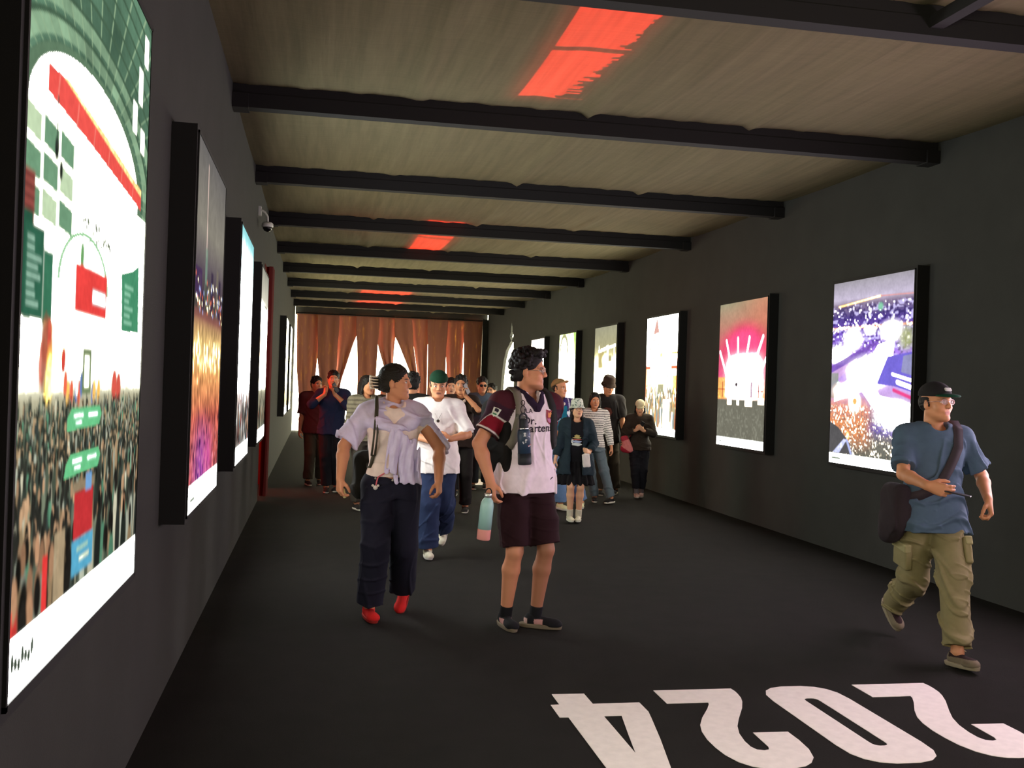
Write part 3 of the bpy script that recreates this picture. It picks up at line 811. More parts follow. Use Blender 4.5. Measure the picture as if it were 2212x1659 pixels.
def p_market(c):
    c.vgrad([(0, (252, 255, 240), 2.0), (0.4, (255, 255, 240), 2.2), (0.5, (255, 235, 170), 1.8), (0.7, (255, 235, 150), 1.6), (0.93, (250, 225, 140), 1.6)])
    c.poly([(0.33, 0.0), (0.42, 0.14), (0.22, 0.15)], (220, 165, 150), 1.2); c.rect(0.26, 0.15, 0.40, 0.165, (215, 200, 185), 1.2); c.poly([(0.22, 0.19), (0.33, 0.185), (0.22, 0.215)], (200, 185, 170), 1.2)
    for (u, v, ru, rv, q) in ((0.25, 0.35, 0.05, 0.025, (230, 235, 130)), (0.50, 0.33, 0.06, 0.03, (225, 220, 140)), (0.13, 0.27, 0.03, 0.012, (190, 190, 120)), (0.4, 0.24, 0.04, 0.01, (205, 205, 160))):
        c.ell(u, v, ru, rv, q, 1.2, soft=0.6)
    c.rect(0.82, 0.305, 1.0, 0.33, (250, 200, 110), 1.3); c.rect(0.82, 0.42, 1.0, 0.45, (245, 120, 60), 1.2); c.rect(0.0, 0.42, 0.15, 0.45, (235, 130, 90), 1.2)
    c.rect(0.0, 0.45, 0.18, 0.60, (255, 205, 95), 1.5); c.rect(0.88, 0.50, 1.0, 0.66, (255, 190, 80), 1.4)
    c.rect(0.24, 0.48, 0.80, 0.54, (250, 250, 225), 2.0)
    for k in range(9): c.rect(0.27 + 0.055 * k, 0.497, 0.27 + 0.055 * k + 0.03, 0.512, (120, 135, 100), 1.0)
    c.rect(0.42, 0.57, 0.60, 0.66, (190, 185, 140), 1.1)
    c.crowd(0.58, 0.80, 170, [(150, 165, 160), (190, 190, 150), (120, 140, 140), (230, 170, 90), (255, 240, 190), (205, 150, 110)], 0.012, 0.032, (225, 190, 140), g=1.25, dark=(165, 150, 110))
    c.rect(0.60, 0.70, 0.80, 0.93, (255, 255, 230), 2.0, al=0.8)
    c.mix((1 - sm(0.0, 0.03, c.u)) * sm(0.3, 0.4, c.v) + sm(0.965, 1.0, c.u) * sm(0.3, 0.4, c.v), c.c((240, 110, 40), 1.2))
    c.stripe(0.94)
def p_stadium(c):
    c.vgrad([(0, (168, 165, 135), 1.0), (0.2, (178, 172, 128), 1.1), (0.4, (240, 230, 150), 1.6), (0.55, (255, 250, 180), 2.0), (0.75, (255, 255, 225), 2.2), (0.93, (255, 225, 120), 1.7)])
    c.line(0.2, 0.25, 0.95, 0.20, 0.01, (250, 245, 220), 2.0); c.line(0.2, 0.25, 0.6, 0.21, 0.008, (250, 245, 220), 2.0)
    for u in (0.22, 0.60, 0.64, 0.90): c.line(u, 0.20, u, 0.42, 0.008, (252, 250, 220), 1.8)
    c.rect(0.2, 0.26, 0.45, 0.42, (185, 165, 95), 1.1, al=0.8); c.rect(0.66, 0.30, 0.78, 0.40, (160, 150, 100), 1.0, al=0.8)
    c.ell(0.5, 0.34, 0.12, 0.05, (255, 240, 140), 2.0, soft=0.6); c.rect(0.4, 0.36, 1.0, 0.62, (255, 252, 215), 2.2, al=0.7)
    c.crowd(0.78, 0.9, 60, [(235, 190, 90), (230, 210, 140), (200, 160, 90)], 0.012, 0.03, g=1.2, dark=(170, 140, 80))
    c.stripe()
def p_green(c):
    c.vgrad([(0, (205, 225, 140), 1.3), (0.2, (230, 235, 170), 1.6), (0.35, (255, 255, 235), 2.4), (0.8, (255, 255, 225), 2.2), (0.93, (235, 235, 140), 1.7)])
    r = np.hypot((c.u - 0.30) / 0.20, (c.v - 0.22) / 0.17)
    c.mix(((r < 1.25) & (c.v < 0.24)).astype(float), c.c((180, 178, 125), 1.1)); c.mix((r < 0.95).astype(float), c.c((255, 255, 245), 2.4))
    c.poly([(0.55, 0.0), (0.75, 0.05), (0.85, 0.14), (0.78, 0.17), (0.6, 0.17)], (225, 220, 150), 1.3, al=0.8)
    c.poly([(0.85, 0.0), (1.0, 0.0), (1.0, 0.5), (0.93, 0.3)], (170, 225, 90), 1.2, al=0.7); c.rect(0.55, 0.18, 0.75, 0.34, (225, 170, 130), 1.3, al=0.5)
    c.ell(0.36, 0.52, 0.06, 0.07, (225, 235, 120), 1.5, soft=0.6)
    c.stripe()
def p_blush(c):
    c.vgrad([(0, (236, 212, 196), 1.2), (0.3, (255, 245, 225), 2.0), (0.65, (255, 245, 170), 1.8), (0.93, (250, 200, 90), 1.4)])
    c.rect(0.4, 0.66, 0.5, 0.9, (220, 110, 60), 1.1, al=0.6); c.rect(0.65, 0.62, 0.75, 0.9, (235, 150, 80), 1.2, al=0.6)
    c.stripe()
def p_pink(c):
    c.vgrad([(0, (150, 120, 190), 1.1), (0.3, (235, 170, 225), 1.5), (0.55, (255, 232, 244), 2.6), (0.93, (200, 130, 180), 1.4)])
    c.stripe()

def lightbox(name, side, y0, painter, res, label, seed=1):
    z0, z1, dep = 0.90, 2.68, 0.115
    c = Canvas(res[0] * 2, res[1] * 2, seed)
    painter(c)
    n_ = c.noise(res[0] * 0.45, res[1] * 0.45) * 0.16 + c.noise(res[0] * 0.12, res[1] * 0.12) * 0.14
    c.a = c.a * (0.86 + n_)[..., None]
    q = c.a.copy(); q[1:-1, 1:-1] = (c.a[:-2, 1:-1] + c.a[2:, 1:-1] + c.a[1:-1, :-2] + c.a[1:-1, 2:] + 2 * c.a[1:-1, 1:-1]) / 6; c.a = q
    g_ = c.a.mean(2, keepdims=True); c.a = g_ + (c.a - g_) * 0.88
    c.a = c.a.reshape(res[1], 2, res[0], 2, 3).mean((1, 3))
    w, h = res
    lm = c.a @ np.array([0.3, 0.6, 0.1])
    c.a = c.a * (1 + 7.5 * sm(0.72, 1.3, lm))[..., None]     # blown-out film is far brighter than it shows
    # mesh grid carrying the picture, one colour per point; printed film stands 2 mm proud of the frame's inner edge
    sx = 1 if side == 'L' else -1
    xw = XL if side == 'L' else XR
    xf = xw + sx * (dep + 0.005)
    root = empty('lightbox', (xw, y0 + 0.7, 0))
    tag(root, label, 'lightbox', 'lit picture boxes along the corridor walls')
    m = MB()
    a, b = sorted((sx * 0.001, sx * dep))
    m.box(a, b, -0.735, 0.735, z0 - 0.035, z1 + 0.035)
    m.build('frame', M_FRAME, root)
    us = np.linspace(0, 1, w); vs = np.linspace(0, 1, h)
    U, Vv = np.meshgrid(us, vs)
    Y = (U - 0.5) * 1.40 * (1 if side == 'L' else -1)
    P = np.stack([np.full(U.size, sx * (dep + 0.005)), Y.ravel(), (z1 - (z1 - z0) * Vv).ravel()], 1)
    i, j = np.meshgrid(np.arange(w - 1), np.arange(h - 1))
    k = (j * w + i).ravel()
    F = np.stack([k, k + w, k + w + 1, k + 1], 1)
    meshobj('lit_picture', P, F, M_POSTER, root, col=c.a.reshape(-1, 3))
    m = MB()
    a, b = sorted((sx * dep, sx * (dep + 0.008)))
    for (ya, yb, za, zb) in ((-0.712, -0.70, z0 - 0.012, z1 + 0.012), (0.70, 0.712, z0 - 0.012, z1 + 0.012), (-0.712, 0.712, z1, z1 + 0.012), (-0.712, 0.712, z0 - 0.012, z0)):
        m.box(a, b, ya, yb, za, zb)
    m.build('inner_trim', M_FRAME, root)
    return root

pm = bpy.data.materials.new('lit_film'); pm.use_nodes = True
nt = pm.node_tree; nt.nodes.remove(nt.nodes['Principled BSDF'])
at = nt.nodes.new('ShaderNodeAttribute'); at.attribute_name = 'col'
em = nt.nodes.new('ShaderNodeEmission'); nt.links.new(at.outputs['Color'], em.inputs[0])
POSTER_GAIN = 1.0
em.inputs[1].default_value = POSTER_GAIN
nt.links.new(em.outputs[0], nt.nodes['Material Output'].inputs['Surface'])
pm.cycles.emission_sampling = 'FRONT'
M_POSTER = pm

lightbox('a', 'L', 2.12, p_arcade, (230, 380), 'largest lit picture at the left edge: glass-roofed arcade with red band over a crowd', 3)
lightbox('b', 'L', 4.92, p_nightcrowd, (100, 180), 'lit picture of an orange and purple night crowd, second on the left wall', 4)
lightbox('c', 'L', 7.70, p_cyan, (60, 80), 'lit picture with pale cyan sky, third on the left wall', 5)
lightbox('d', 'L', 10.50, p_plaza, (60, 80), 'lit picture of a grey and cream plaza, just before the red doorway', 6)
lightbox('e', 'L', 19.15, p_warm, (40, 50), 'narrow-looking lit picture on the left wall just beyond the red doorway', 7)
lightbox('f', 'L', 22.1, p_warm, (40, 50), 'farthest lit picture on the left wall near the end curtains', 8)
lightbox('g', 'R', 8.03, p_aerial, (200, 250), 'lit aerial city night picture in purple and orange behind the man in cap', 9)
lightbox('h', 'R', 10.96, p_stage, (150, 190), 'lit picture of a pink and white stage with light beams', 10)
lightbox('i', 'R', 13.90, p_market, (120, 150), 'lit picture of a bright yellow market with a pointed spire', 11)
lightbox('j', 'R', 16.95, p_stadium, (70, 85), 'lit yellowish picture behind the man in dark bucket hat', 12)
lightbox('k', 'R', 19.78, p_green, (60, 75), 'lit pale green picture with an arch, on the right wall', 13)
lightbox('l', 'R', 22.68, p_blush, (50, 60), 'farthest lit picture on the right wall, behind the curly-haired head', 14)
# more of the same row beside and behind the camera (they light the near end)
for k, (sd_, y, pf) in enumerate((('R', 5.05, p_pink), ('R', 2.1, p_pink), ('R', -0.85, p_warm), ('L', -0.75, p_warm), ('R', -3.8, p_pink), ('L', -3.7, p_warm))):
    lightbox('m', sd_, y, pf, (12, 16), 'lit picture out of frame, number %d along the near end walls' % (k + 1), 20 + k)
# ================================================================== SOLID MODELLER (distance fields meshed by surface nets)
def nrm(a):
    a = np.asarray(a, float); return a / (np.linalg.norm(a) + 1e-12)
def rotm(yaw=0.0, pitch=0.0, roll=0.0):
    # columns are the local axes (x right, y forward, z up); yaw turns toward the person's left (+)
    cy, sy = math.cos(yaw), math.sin(yaw)
    Rz = np.array([[cy, -sy, 0], [sy, cy, 0], [0, 0, 1.0]])
    cp, sp = math.cos(pitch), math.sin(pitch)
    Rx = np.array([[1.0, 0, 0], [0, cp, -sp], [0, sp, cp]])
    cr_, sr = math.cos(roll), math.sin(roll)
    Ry = np.array([[cr_, 0, sr], [0, 1.0, 0], [-sr, 0, cr_]])
    return Rz @ Rx @ Ry
class Fr:
    def __init__(s, c=(0, 0, 0), R=None):
        s.c = np.array(c, float); s.R = np.eye(3) if R is None else R
    def w(s, p): return s.c + s.R @ np.array(p, float)
    def d(s, p): return s.R @ np.array(p, float)
ID = Fr()
class Field:
    def __init__(s, h): s.h = h; s.ops = []; s.post = []
    def _op(s, kind, fn, lo, hi, k, fr=ID):
        lo = np.array(lo, float); hi = np.array(hi, float)
        cs = np.array([fr.w((a, b, c)) for a in (lo[0], hi[0]) for b in (lo[1], hi[1]) for c in (lo[2], hi[2])])
        s.ops.append((kind, fn, cs.min(0), cs.max(0), k, fr)); return s
    def cone(s, a, b, ra, rb, k=0.015, kind='add', fr=ID, clip=False, cap0=False, squash=None):
        a = fr.w(a); b = fr.w(b); ba = b - a; L2 = float(ba @ ba) + 1e-12; L_ = math.sqrt(L2)
        def fn(X, Y, Z):
            px, py, pz = X - a[0], Y - a[1], Z - a[2]
            t = (px * ba[0] + py * ba[1] + pz * ba[2]) / L2
            tc_ = np.clip(t, 0, 1)
            qx, qy, qz = px - tc_ * ba[0], py - tc_ * ba[1], pz - tc_ * ba[2]
            if squash is not None:
                n, f = squash  # shrink along unit n by factor f<1
                dn = qx * n[0] + qy * n[1] + qz * n[2]; e = 1.0 / f - 1.0
                qx, qy, qz = qx + dn * n[0] * e, qy + dn * n[1] * e, qz + dn * n[2] * e
            d = np.sqrt(qx * qx + qy * qy + qz * qz) - (ra + (rb - ra) * tc_)
            if clip: d = np.maximum(d, (t - 1) * L_)
            if cap0: d = np.maximum(d, -t * L_)
            return d
        r = max(ra, rb)
        return s._op(kind, fn, np.minimum(a, b) - r, np.maximum(a, b) + r, k)
    def ell(s, c, r, k=0.015, kind='add', fr=ID, R=None):
        c = np.array(c, float); r = np.array(r, float) if np.ndim(r) else np.array([r] * 3, float)
        F2 = Fr(fr.w(c), fr.R @ (np.eye(3) if R is None else R))
        def fn(X, Y, Z):
            x, y, z = X / r[0], Y / r[1], Z / r[2]
            k0 = np.sqrt(x * x + y * y + z * z)
            k1 = np.sqrt((x / r[0]) ** 2 + (y / r[1]) ** 2 + (z / r[2]) ** 2) + 1e-9
            return k0 * (k0 - 1.0) / k1
        return s._op(kind, fn, -r, r, k, F2)
    def box(s, c, half, rad=0.01, k=0.008, kind='add', fr=ID, R=None):
        c = np.array(c, float); hf = np.array(half, float)
        F2 = Fr(fr.w(c), fr.R @ (np.eye(3) if R is None else R))
        def fn(X, Y, Z):
            qx, qy, qz = np.abs(X) - hf[0] + rad, np.abs(Y) - hf[1] + rad, np.abs(Z) - hf[2] + rad
            o = np.sqrt(np.maximum(qx, 0) ** 2 + np.maximum(qy, 0) ** 2 + np.maximum(qz, 0) ** 2)
            return o + np.minimum(np.maximum(qx, np.maximum(qy, qz)), 0) - rad
        return s._op(kind, fn, -hf, hf, k, F2)
    def loft(s, secs, k=0.015, kind='add', fr=ID, p=2.4, twist=None):
        # secs: (z, cx, cy, rx, ry)
        A = np.array(sorted(secs), float)
        def fn(X, Y, Z):
            cx, cy, rx, ry = [np.interp(Z, A[:, 0], A[:, i]) for i in (1, 2, 3, 4)]
            x, y = X - cx, Y - cy
            if twist is not None:
                an = np.interp(Z, *twist); ca, sa = np.cos(an), np.sin(an)
                x, y = ca * x + sa * y, -sa * x + ca * y
            q = (np.abs(x / rx) ** p + np.abs(y / ry) ** p) ** (1 / p)
            d = (q - 1) * np.minimum(rx, ry) * 0.95
            return np.maximum(d, np.maximum(Z - A[-1, 0], A[0, 0] - Z))
        R_ = max(A[:, 3].max(), A[:, 4].max())
        return s._op(kind, fn, (A[:, 1].min() - R_, A[:, 2].min() - R_, A[0, 0]), (A[:, 1].max() + R_, A[:, 2].max() + R_, A[-1, 0]), k, fr)
    def disp(s, fn): s.post.append(fn); return s
    def mesh(s):
        h = s.h
        adds = [o for o in s.ops if o[0] == 'add']
        lo = np.min([o[2] for o in adds], 0) - 3 * h - 0.01; hi = np.max([o[3] for o in adds], 0) + 3 * h + 0.01
        n = np.ceil((hi - lo) / h).astype(int) + 1
        D = np.full(n, 0.5, np.float32)
        ax = [lo[i] + h * np.arange(n[i]) for i in range(3)]
        for kind, fn, a, b, k, fr in s.ops:
            m = k + 2 * h
            i0 = np.maximum(np.floor((a - m - lo) / h).astype(int), 0); i1 = np.minimum(np.ceil((b + m - lo) / h).astype(int) + 1, n)
            if np.any(i1 <= i0): continue
            sl = tuple(slice(i0[i], i1[i]) for i in range(3))
            X, Y, Z = np.meshgrid(*[ax[i][sl[i]] for i in range(3)], indexing='ij')
            if fr is not ID:
                x, y, z = X - fr.c[0], Y - fr.c[1], Z - fr.c[2]; R = fr.R
                X, Y, Z = (x * R[0, 0] + y * R[1, 0] + z * R[2, 0], x * R[0, 1] + y * R[1, 1] + z * R[2, 1], x * R[0, 2] + y * R[1, 2] + z * R[2, 2])
            d = fn(X, Y, Z).astype(np.float32)
            o = D[sl]
            if kind == 'add':
                hh = np.maximum(k - np.abs(o - d), 0) / k
                D[sl] = np.minimum(o, d) - hh * hh * k * 0.25
            else:
                d = -d
                hh = np.maximum(k - np.abs(o - d), 0) / k
                D[sl] = np.maximum(o, d) + hh * hh * k * 0.25
        if s.post:
            msk = np.abs(D) < 0.05
            ii = np.nonzero(msk)
            P = np.stack([ax[c][ii[c]] for c in range(3)], 1)
            v = D[msk]
            for f in s.post: v = v + f(P)
            D[msk] = v
        D[0] = D[-1] = 1; D[:, 0] = D[:, -1] = 1; D[:, :, 0] = D[:, :, -1] = 1
        return nets(D, lo, h)
def nets(D, lo, h):
    S_ = D < 0
    c = np.zeros(tuple(q - 1 for q in D.shape), np.uint8)
    for a in (0, 1):
        for b in (0, 1):
            for e in (0, 1):
                c += S_[a:a + c.shape[0], b:b + c.shape[1], e:e + c.shape[2]]
    act = (c > 0) & (c < 8)
    I = np.stack(np.nonzero(act), 1)
    idx = np.full(act.shape, -1, np.int32); idx[act] = np.arange(len(I))
    acc = np.zeros((len(I), 3)); cnt = np.zeros(len(I))
    for axis in range(3):
        o1, o2 = [q for q in range(3) if q != axis]
        for b in (0, 1):
            for e in (0, 1):
                off = np.zeros(3, int); off[o1] = b; off[o2] = e
                p0 = I + off; p1 = p0.copy(); p1[:, axis] += 1
                d0 = D[p0[:, 0], p0[:, 1], p0[:, 2]]; d1 = D[p1[:, 0], p1[:, 1], p1[:, 2]]
                cr = (d0 < 0) != (d1 < 0)
                t = np.where(cr, d0 / (d0 - d1 + 1e-12), 0)
                pt = off.astype(float)[None, :].repeat(len(I), 0); pt[:, axis] += t
                acc[cr] += pt[cr]; cnt[cr] += 1
    V = lo + h * (I + acc / np.maximum(cnt, 1)[:, None])
    Q = []
    for axis in range(3):
        o1, o2 = (axis + 1) % 3, (axis + 2) % 3
        sa = [slice(None)] * 3; sb = [slice(None)] * 3
        sa[axis] = slice(0, -1); sb[axis] = slice(1, None)
        A, B = S_[tuple(sa)], S_[tuple(sb)]
        E_ = np.stack(np.nonzero(A != B), 1)
        ok = (E_[:, o1] > 0) & (E_[:, o2] > 0) & (E_[:, o1] < D.shape[o1] - 1) & (E_[:, o2] < D.shape[o2] - 1)
        E_ = E_[ok]
        ins = A[E_[:, 0], E_[:, 1], E_[:, 2]]
        q = []
        for (b, e) in ((-1, -1), (0, -1), (0, 0), (-1, 0)):
            p = E_.copy(); p[:, o1] += b; p[:, o2] += e
            q.append(idx[p[:, 0], p[:, 1], p[:, 2]])
        q = np.stack(q, 1)
        q[~ins] = q[~ins][:, ::-1]
        Q.append(q)
    return V, np.concatenate(Q)

def folds(amp, seed=0, fz=1.0, lo=-9.0, hi=9.0):
    """creases: a few warped ridge sets plus a soft undulation"""
    r = np.random.RandomState(seed)
    ks = [(nrm(r.randn(3) * np.array([1, 1, 0.8 * fz])) * f, r.rand() * 6.28) for f in (20, 31, 46)]
    soft = [(nrm(r.randn(3)) * f, r.rand() * 6.28) for f in (14, 26, 44)]
    def fn(P):
        v = 0
        wx = 1.1 * np.sin(P[:, 2] * 8 + seed) + 0.8 * np.sin(P[:, 0] * 15 + 2 * seed) + 0.7 * np.sin(P[:, 1] * 13)
        for (k, ph), a in zip(ks, (1.0, 0.75, 0.45)):
            q = np.abs(np.sin((P @ k + ph + wx) * 0.9))
            patch = 0.5 + 0.5 * np.sin(P @ k[::-1] * 0.45 + ph * 2)
            v = v + a * (np.exp(-(q / 0.33) ** 2) * -1.5 + 0.45) * patch
        for k, ph in soft: v = v + 0.25 * np.sin(P @ k + ph + wx)
        m = sm(lo, lo + 0.05, P[:, 2]) * (1 - sm(hi - 0.05, hi, P[:, 2]))
        return (amp * 0.6 * np.clip(v, -1.15, 0.30) * m).astype(np.float32)
    return fn
# ================================================================== PEOPLE
M_SKIN = mat('skin', attr=True, rough=0.55, spec=0.35)
M_CLOTH = mat('cloth', attr=True, rough=0.9, bump=0.25, bscale=500, bdist=0.002, spec=0.2, noise=0.06, nscale=25)
M_HAIR = mat('hair', attr=True, rough=0.6, spec=0.3, bump=0.6, bscale=180, bdist=0.006)
M_GLOSS = mat('smooth_coat', attr=True, rough=0.35)

def garment(name, F_, parent, colr, m=None):
    V, Q = F_.mesh()
    if callable(colr): c = colr(V)
    else: c = np.tile(np.array(lin(colr)), (len(V), 1))
    return meshobj(name, V, Q, m or M_CLOTH, parent, True, c)

def ik(a, b, l1, l2, pole):
    a = np.array(a, float); b = np.array(b, float)
    d = b - a; L_ = np.linalg.norm(d); dn = d / L_
    L2 = min(L_, (l1 + l2) * 0.9995)
    x = (l1 * l1 - l2 * l2 + L2 * L2) / (2 * L2)
    hgt = math.sqrt(max(l1 * l1 - x * x, 0))
    p = np.array(pole, float); p = p - dn * (p @ dn); p = nrm(p)
    e = a + dn * x + p * hgt
    return e, a + dn * L2

DARK = (26, 21, 20)
SKINS = {'tan': (204, 140, 102), 'fair': (222, 168, 132), 'brown': (170, 112, 80), 'warm': (212, 144, 110)}

class Person:
    """Local axes: x = the person's right, y = forward, z = up; sizes for a 1.75 m figure, scaled by the root."""
    def __init__(s, label, pos, face, height, vox=0.008, skin='tan', girth=1.0, female=False,
                 feet=(((0.10, 0.0, 0.08), 0, 0), ((-0.10, 0.0, 0.08), 0, 0)),
                 hands=(dict(w=(0.27, 0.05, 0.86)), dict(w=(-0.27, 0.05, 0.86))),
                 head=(0, 0), lean=0.0, side=0.0, twist=0.0, hip_drop=0.0, arm=1.0):
        s.arm = arm
        s.h = height / 1.75
        s.vox = vox / s.h
        s.root = empty('person', (pos[0], pos[1], pos[2] if len(pos) > 2 else 0.0), PI + math.radians(face), s.h)
        tag(s.root, label, 'person')
        s.pos = V3(pos[0], pos[1], pos[2] if len(pos) > 2 else 0.0); s.face = math.radians(face)
        s.skin = lin(SKINS[skin] if isinstance(skin, str) else skin)
        s.g = girth; s.female = female
        s.lean = lean; s.side = side
        cv = lambda w: s.loc(w[1:]) if (len(w) == 4 and w[0] == 'W') else np.array(w, float)
        s.feet = [(cv(f[0]), math.radians(f[1]), math.radians(f[2])) for f in feet]
        hw = 0.085 if not female else 0.09
        hz = 0.93 - hip_drop
        for (a, _, _), sx in zip(s.feet, (1, -1)):
            dx = math.hypot(a[0] - sx * hw, a[1]); lim = 0.862
            if dx < lim: hz = min(hz, a[2] + math.sqrt(lim * lim - dx * dx))
        s.drop = 0.93 - hz
        dz = -s.drop
        s.hip = [V3(hw, 0, hz), V3(-hw, 0, hz)]
        s.knee = []; s.ank = []
        for i, (a, yaw, pt) in enumerate(s.feet):
            fd = V3(-math.sin(yaw), math.cos(yaw), 0) * 0.6 + V3(0, 1, 0)
            k, a2 = ik(s.hip[i], a, 0.435, 0.43, fd)
            s.knee.append(k); s.ank.append(a2)
        s.tw = math.radians(twist)
        R = rotm(s.tw, -lean, side)
        s.chest = Fr((0 + math.sin(side) * 0.3, 0.3 * math.sin(lean), 1.20 + dz), R)    # origin at z=1.20 of an upright figure
        cf = s.chest
        sw = (0.168 if female else 0.182)
        s.sh = [cf.w((sw, -0.01, 0.215)), cf.w((-sw, -0.01, 0.215))]
        s.hands = hands; s.elb = []; s.wr = []; s.hfr = []
        for i, hd in enumerate(hands):
            w = cv(hd['w']); sx = 1 if i == 0 else -1
            pole = hd.get('pole', (0.35 * sx, -1, -0.2))
            e, w2 = ik(s.sh[i], w, 0.285, 0.245, pole)
            s.elb.append(e); s.wr.append(w2)
        s.neck = cf.w((0, -0.015, 0.265))
        hy, hp = math.radians(head[0]), math.radians(head[1]); hr = math.radians(head[2]) if len(head) > 2 else 0.0
        s.HF = Fr(s.neck + V3(0, 0.012 + 0.05 * math.sin(lean) , 0.165) + V3(-math.sin(hy), math.cos(hy), 0) * (0.012 + 0.05 * math.sin(-hp)), rotm(hy, hp, hr))
        s.cap_z = 0.0
    def loc(s, w):
        d = np.array(w, float) - s.pos; a = -(PI + s.face)
        c, q = math.cos(a), math.sin(a)
        return np.array([c * d[0] - q * d[1], q * d[0] + c * d[1], d[2]]) / s.h
    # --- hand skeleton in the field F
    def _hand(s, F, i):
        hd = s.hands[i]; w = s.wr[i]; k = 0.006
        d = nrm(hd.get('d', w - s.elb[i])); t = np.array(hd.get('t', (0, 1, 0)), float)
        t = nrm(t - d * (t @ d)); n = np.cross(d, t) * (-1 if i == 0 else 1)
        cu = hd.get('curl', 0.5); cc = cu if isinstance(cu, (list, tuple)) else [cu * 0.8, cu, cu * 1.1, cu * 1.2]
        sc = 0.92 if s.female else 1.0
        F.cone(w - d * 0.01, w + d * 0.03, 0.0235 * sc, 0.024 * sc, 0.02, squash=(n, 0.72))
        tips = []
        offs = (0.030, 0.010, -0.010, -0.029); lens = (0.074, 0.082, 0.077, 0.060); base = (0.090, 0.093, 0.089, 0.080)
        for j in range(4):
            kn = w + (d * base[j] + t * offs[j]) * sc
            F.cone(w + d * 0.018 + t * offs[j] * 0.55, kn, 0.0145 * sc, 0.0125 * sc, 0.012)
            p = kn; ang = 0.15
            for q, fr_ in enumerate((0.45, 0.32, 0.23)):
                ang += cc[j] * (0.75, 1.0, 0.7)[q]
                dd = nrm(math.cos(ang) * d + math.sin(ang) * n + t * (0.06 * (1.5 - j)) * 0.5)
                p2 = p + dd * lens[j] * fr_ * sc
                F.cone(p, p2, (0.0098, 0.0090, 0.0082)[q] * sc, (0.0090, 0.0082, 0.0070)[q] * sc, k)
                p = p2
            tips.append(p)
        # palm fill + thumb from the side near the base
        F.ell(w + d * 0.05 * sc, (0.040 * sc, 0.036 * sc, 0.014 * sc), 0.012, R=np.stack([d, t, n], 1))
        ta = hd.get('thumb', 0.5)
        p0 = w + d * 0.022 + t * 0.020 + n * 0.006
        p1 = p0 + nrm(d * 0.75 + t * 0.65 + n * (0.35 + 0.5 * ta)) * 0.040 * sc
        p2 = p1 + nrm(d * 0.95 + t * (0.35 - 0.4 * ta) + n * (0.3 + 0.5 * ta)) * 0.032 * sc
        p3 = p2 + nrm(d * 1.0 + t * (0.1 - 0.5 * ta) + n * (0.25 + 0.5 * ta)) * 0.026 * sc
        F.cone(p0, p1, 0.0165 * sc, 0.0125 * sc, 0.012); F.cone(p1, p2, 0.0118 * sc, 0.0105 * sc, 0.006); F.cone(p2, p3, 0.0105 * sc, 0.0085 * sc, 0.006)
        s.hfr.append((w + d * 0.075 * sc + n * 0.028, d, t, n))
    def body(s, lips=(150, 84, 76), stubble=0.0, brow=DARK, smile=0.0, blend=0.0, jaw=1.0, col_fn=None):
        F = Field(s.vox); H = s.HF; cf = s.chest; g = s.g; f = s.female
        # trunk
        F.ell((0, 0.0, 0.98 - s.drop), (0.155 * g, 0.105 * g, 0.13), 0.05)
        F.ell((0, 0.0, -0.08), (0.135 * g, 0.095 * g, 0.15), 0.06, fr=cf)
        F.ell((0, 0.0, 0.12), (0.155 * g, 0.105 * g, 0.15), 0.05, fr=cf)
        F.cone((0.12, -0.01, 0.215), (-0.12, -0.01, 0.215), 0.055, 0.055, 0.04, fr=cf)
        # neck into the head
        F.cone(s.neck - V3(0, 0, 0.05), H.w((0, -0.022, -0.035)), 0.060 if not f else 0.052, 0.055 if not f else 0.046, 0.03)
        # head
        F.ell((0, -0.014, 0.038), (0.076, 0.096, 0.086), 0.02, fr=H)
        F.ell((0, 0.026, -0.034), (0.060 * jaw, 0.060, 0.078), 0.03, fr=H)
        for sx in (1, -1):
            F.cone((0.050 * sx * jaw, -0.005, -0.052), (0.016 * sx, 0.064, -0.098), 0.020, 0.017, 0.03, fr=H)
            F.ell((0.036 * sx, 0.058, -0.030), (0.026, 0.024, 0.026), 0.02, fr=H)
            F.cone((0.010 * sx, 0.084, 0.022), (0.044 * sx, 0.068, 0.022), 0.010, 0.009, 0.014, fr=H)
        for sx in (1, -1):
            F.ell((0.031 * sx, 0.098, 0.001), (0.018, 0.018, 0.013), 0.014, 'sub', fr=H)
            F.ell((0.031 * sx, 0.0735, 0.0), (0.0140, 0.0130, 0.0120), 0.003, fr=H)
            F.ell((0.077 * sx, -0.012, -0.010), (0.010, 0.020, 0.032), 0.008, fr=H, R=rotm(0.35 * -sx, 0, 0))
            F.ell((0.088 * sx, -0.006, -0.008), (0.006, 0.010, 0.018), 0.004, 'sub', fr=H)
        F.cone((0, 0.084, 0.012), (0, 0.103, -0.026), 0.0085, 0.0115, 0.012, fr=H)
        for sx in (1, -1): F.ell((0.0115 * sx, 0.094, -0.031), (0.0095, 0.011, 0.0085), 0.007, fr=H)
        F.cone((-0.020, 0.080, -0.060 + smile * 0.004), (0.020, 0.080, -0.060 + smile * 0.004), 0.0078, 0.0078, 0.008, fr=H)
        F.cone((-0.016, 0.079, -0.072), (0.016, 0.079, -0.072), 0.0085, 0.0085, 0.006, fr=H)
        F.cone((-0.021, 0.0905, -0.0662), (0.021, 0.0905, -0.0662), 0.0030, 0.0030, 0.003, 'sub', fr=H)
        F.ell((0, 0.070, -0.099), (0.022, 0.020, 0.017), 0.015, fr=H)
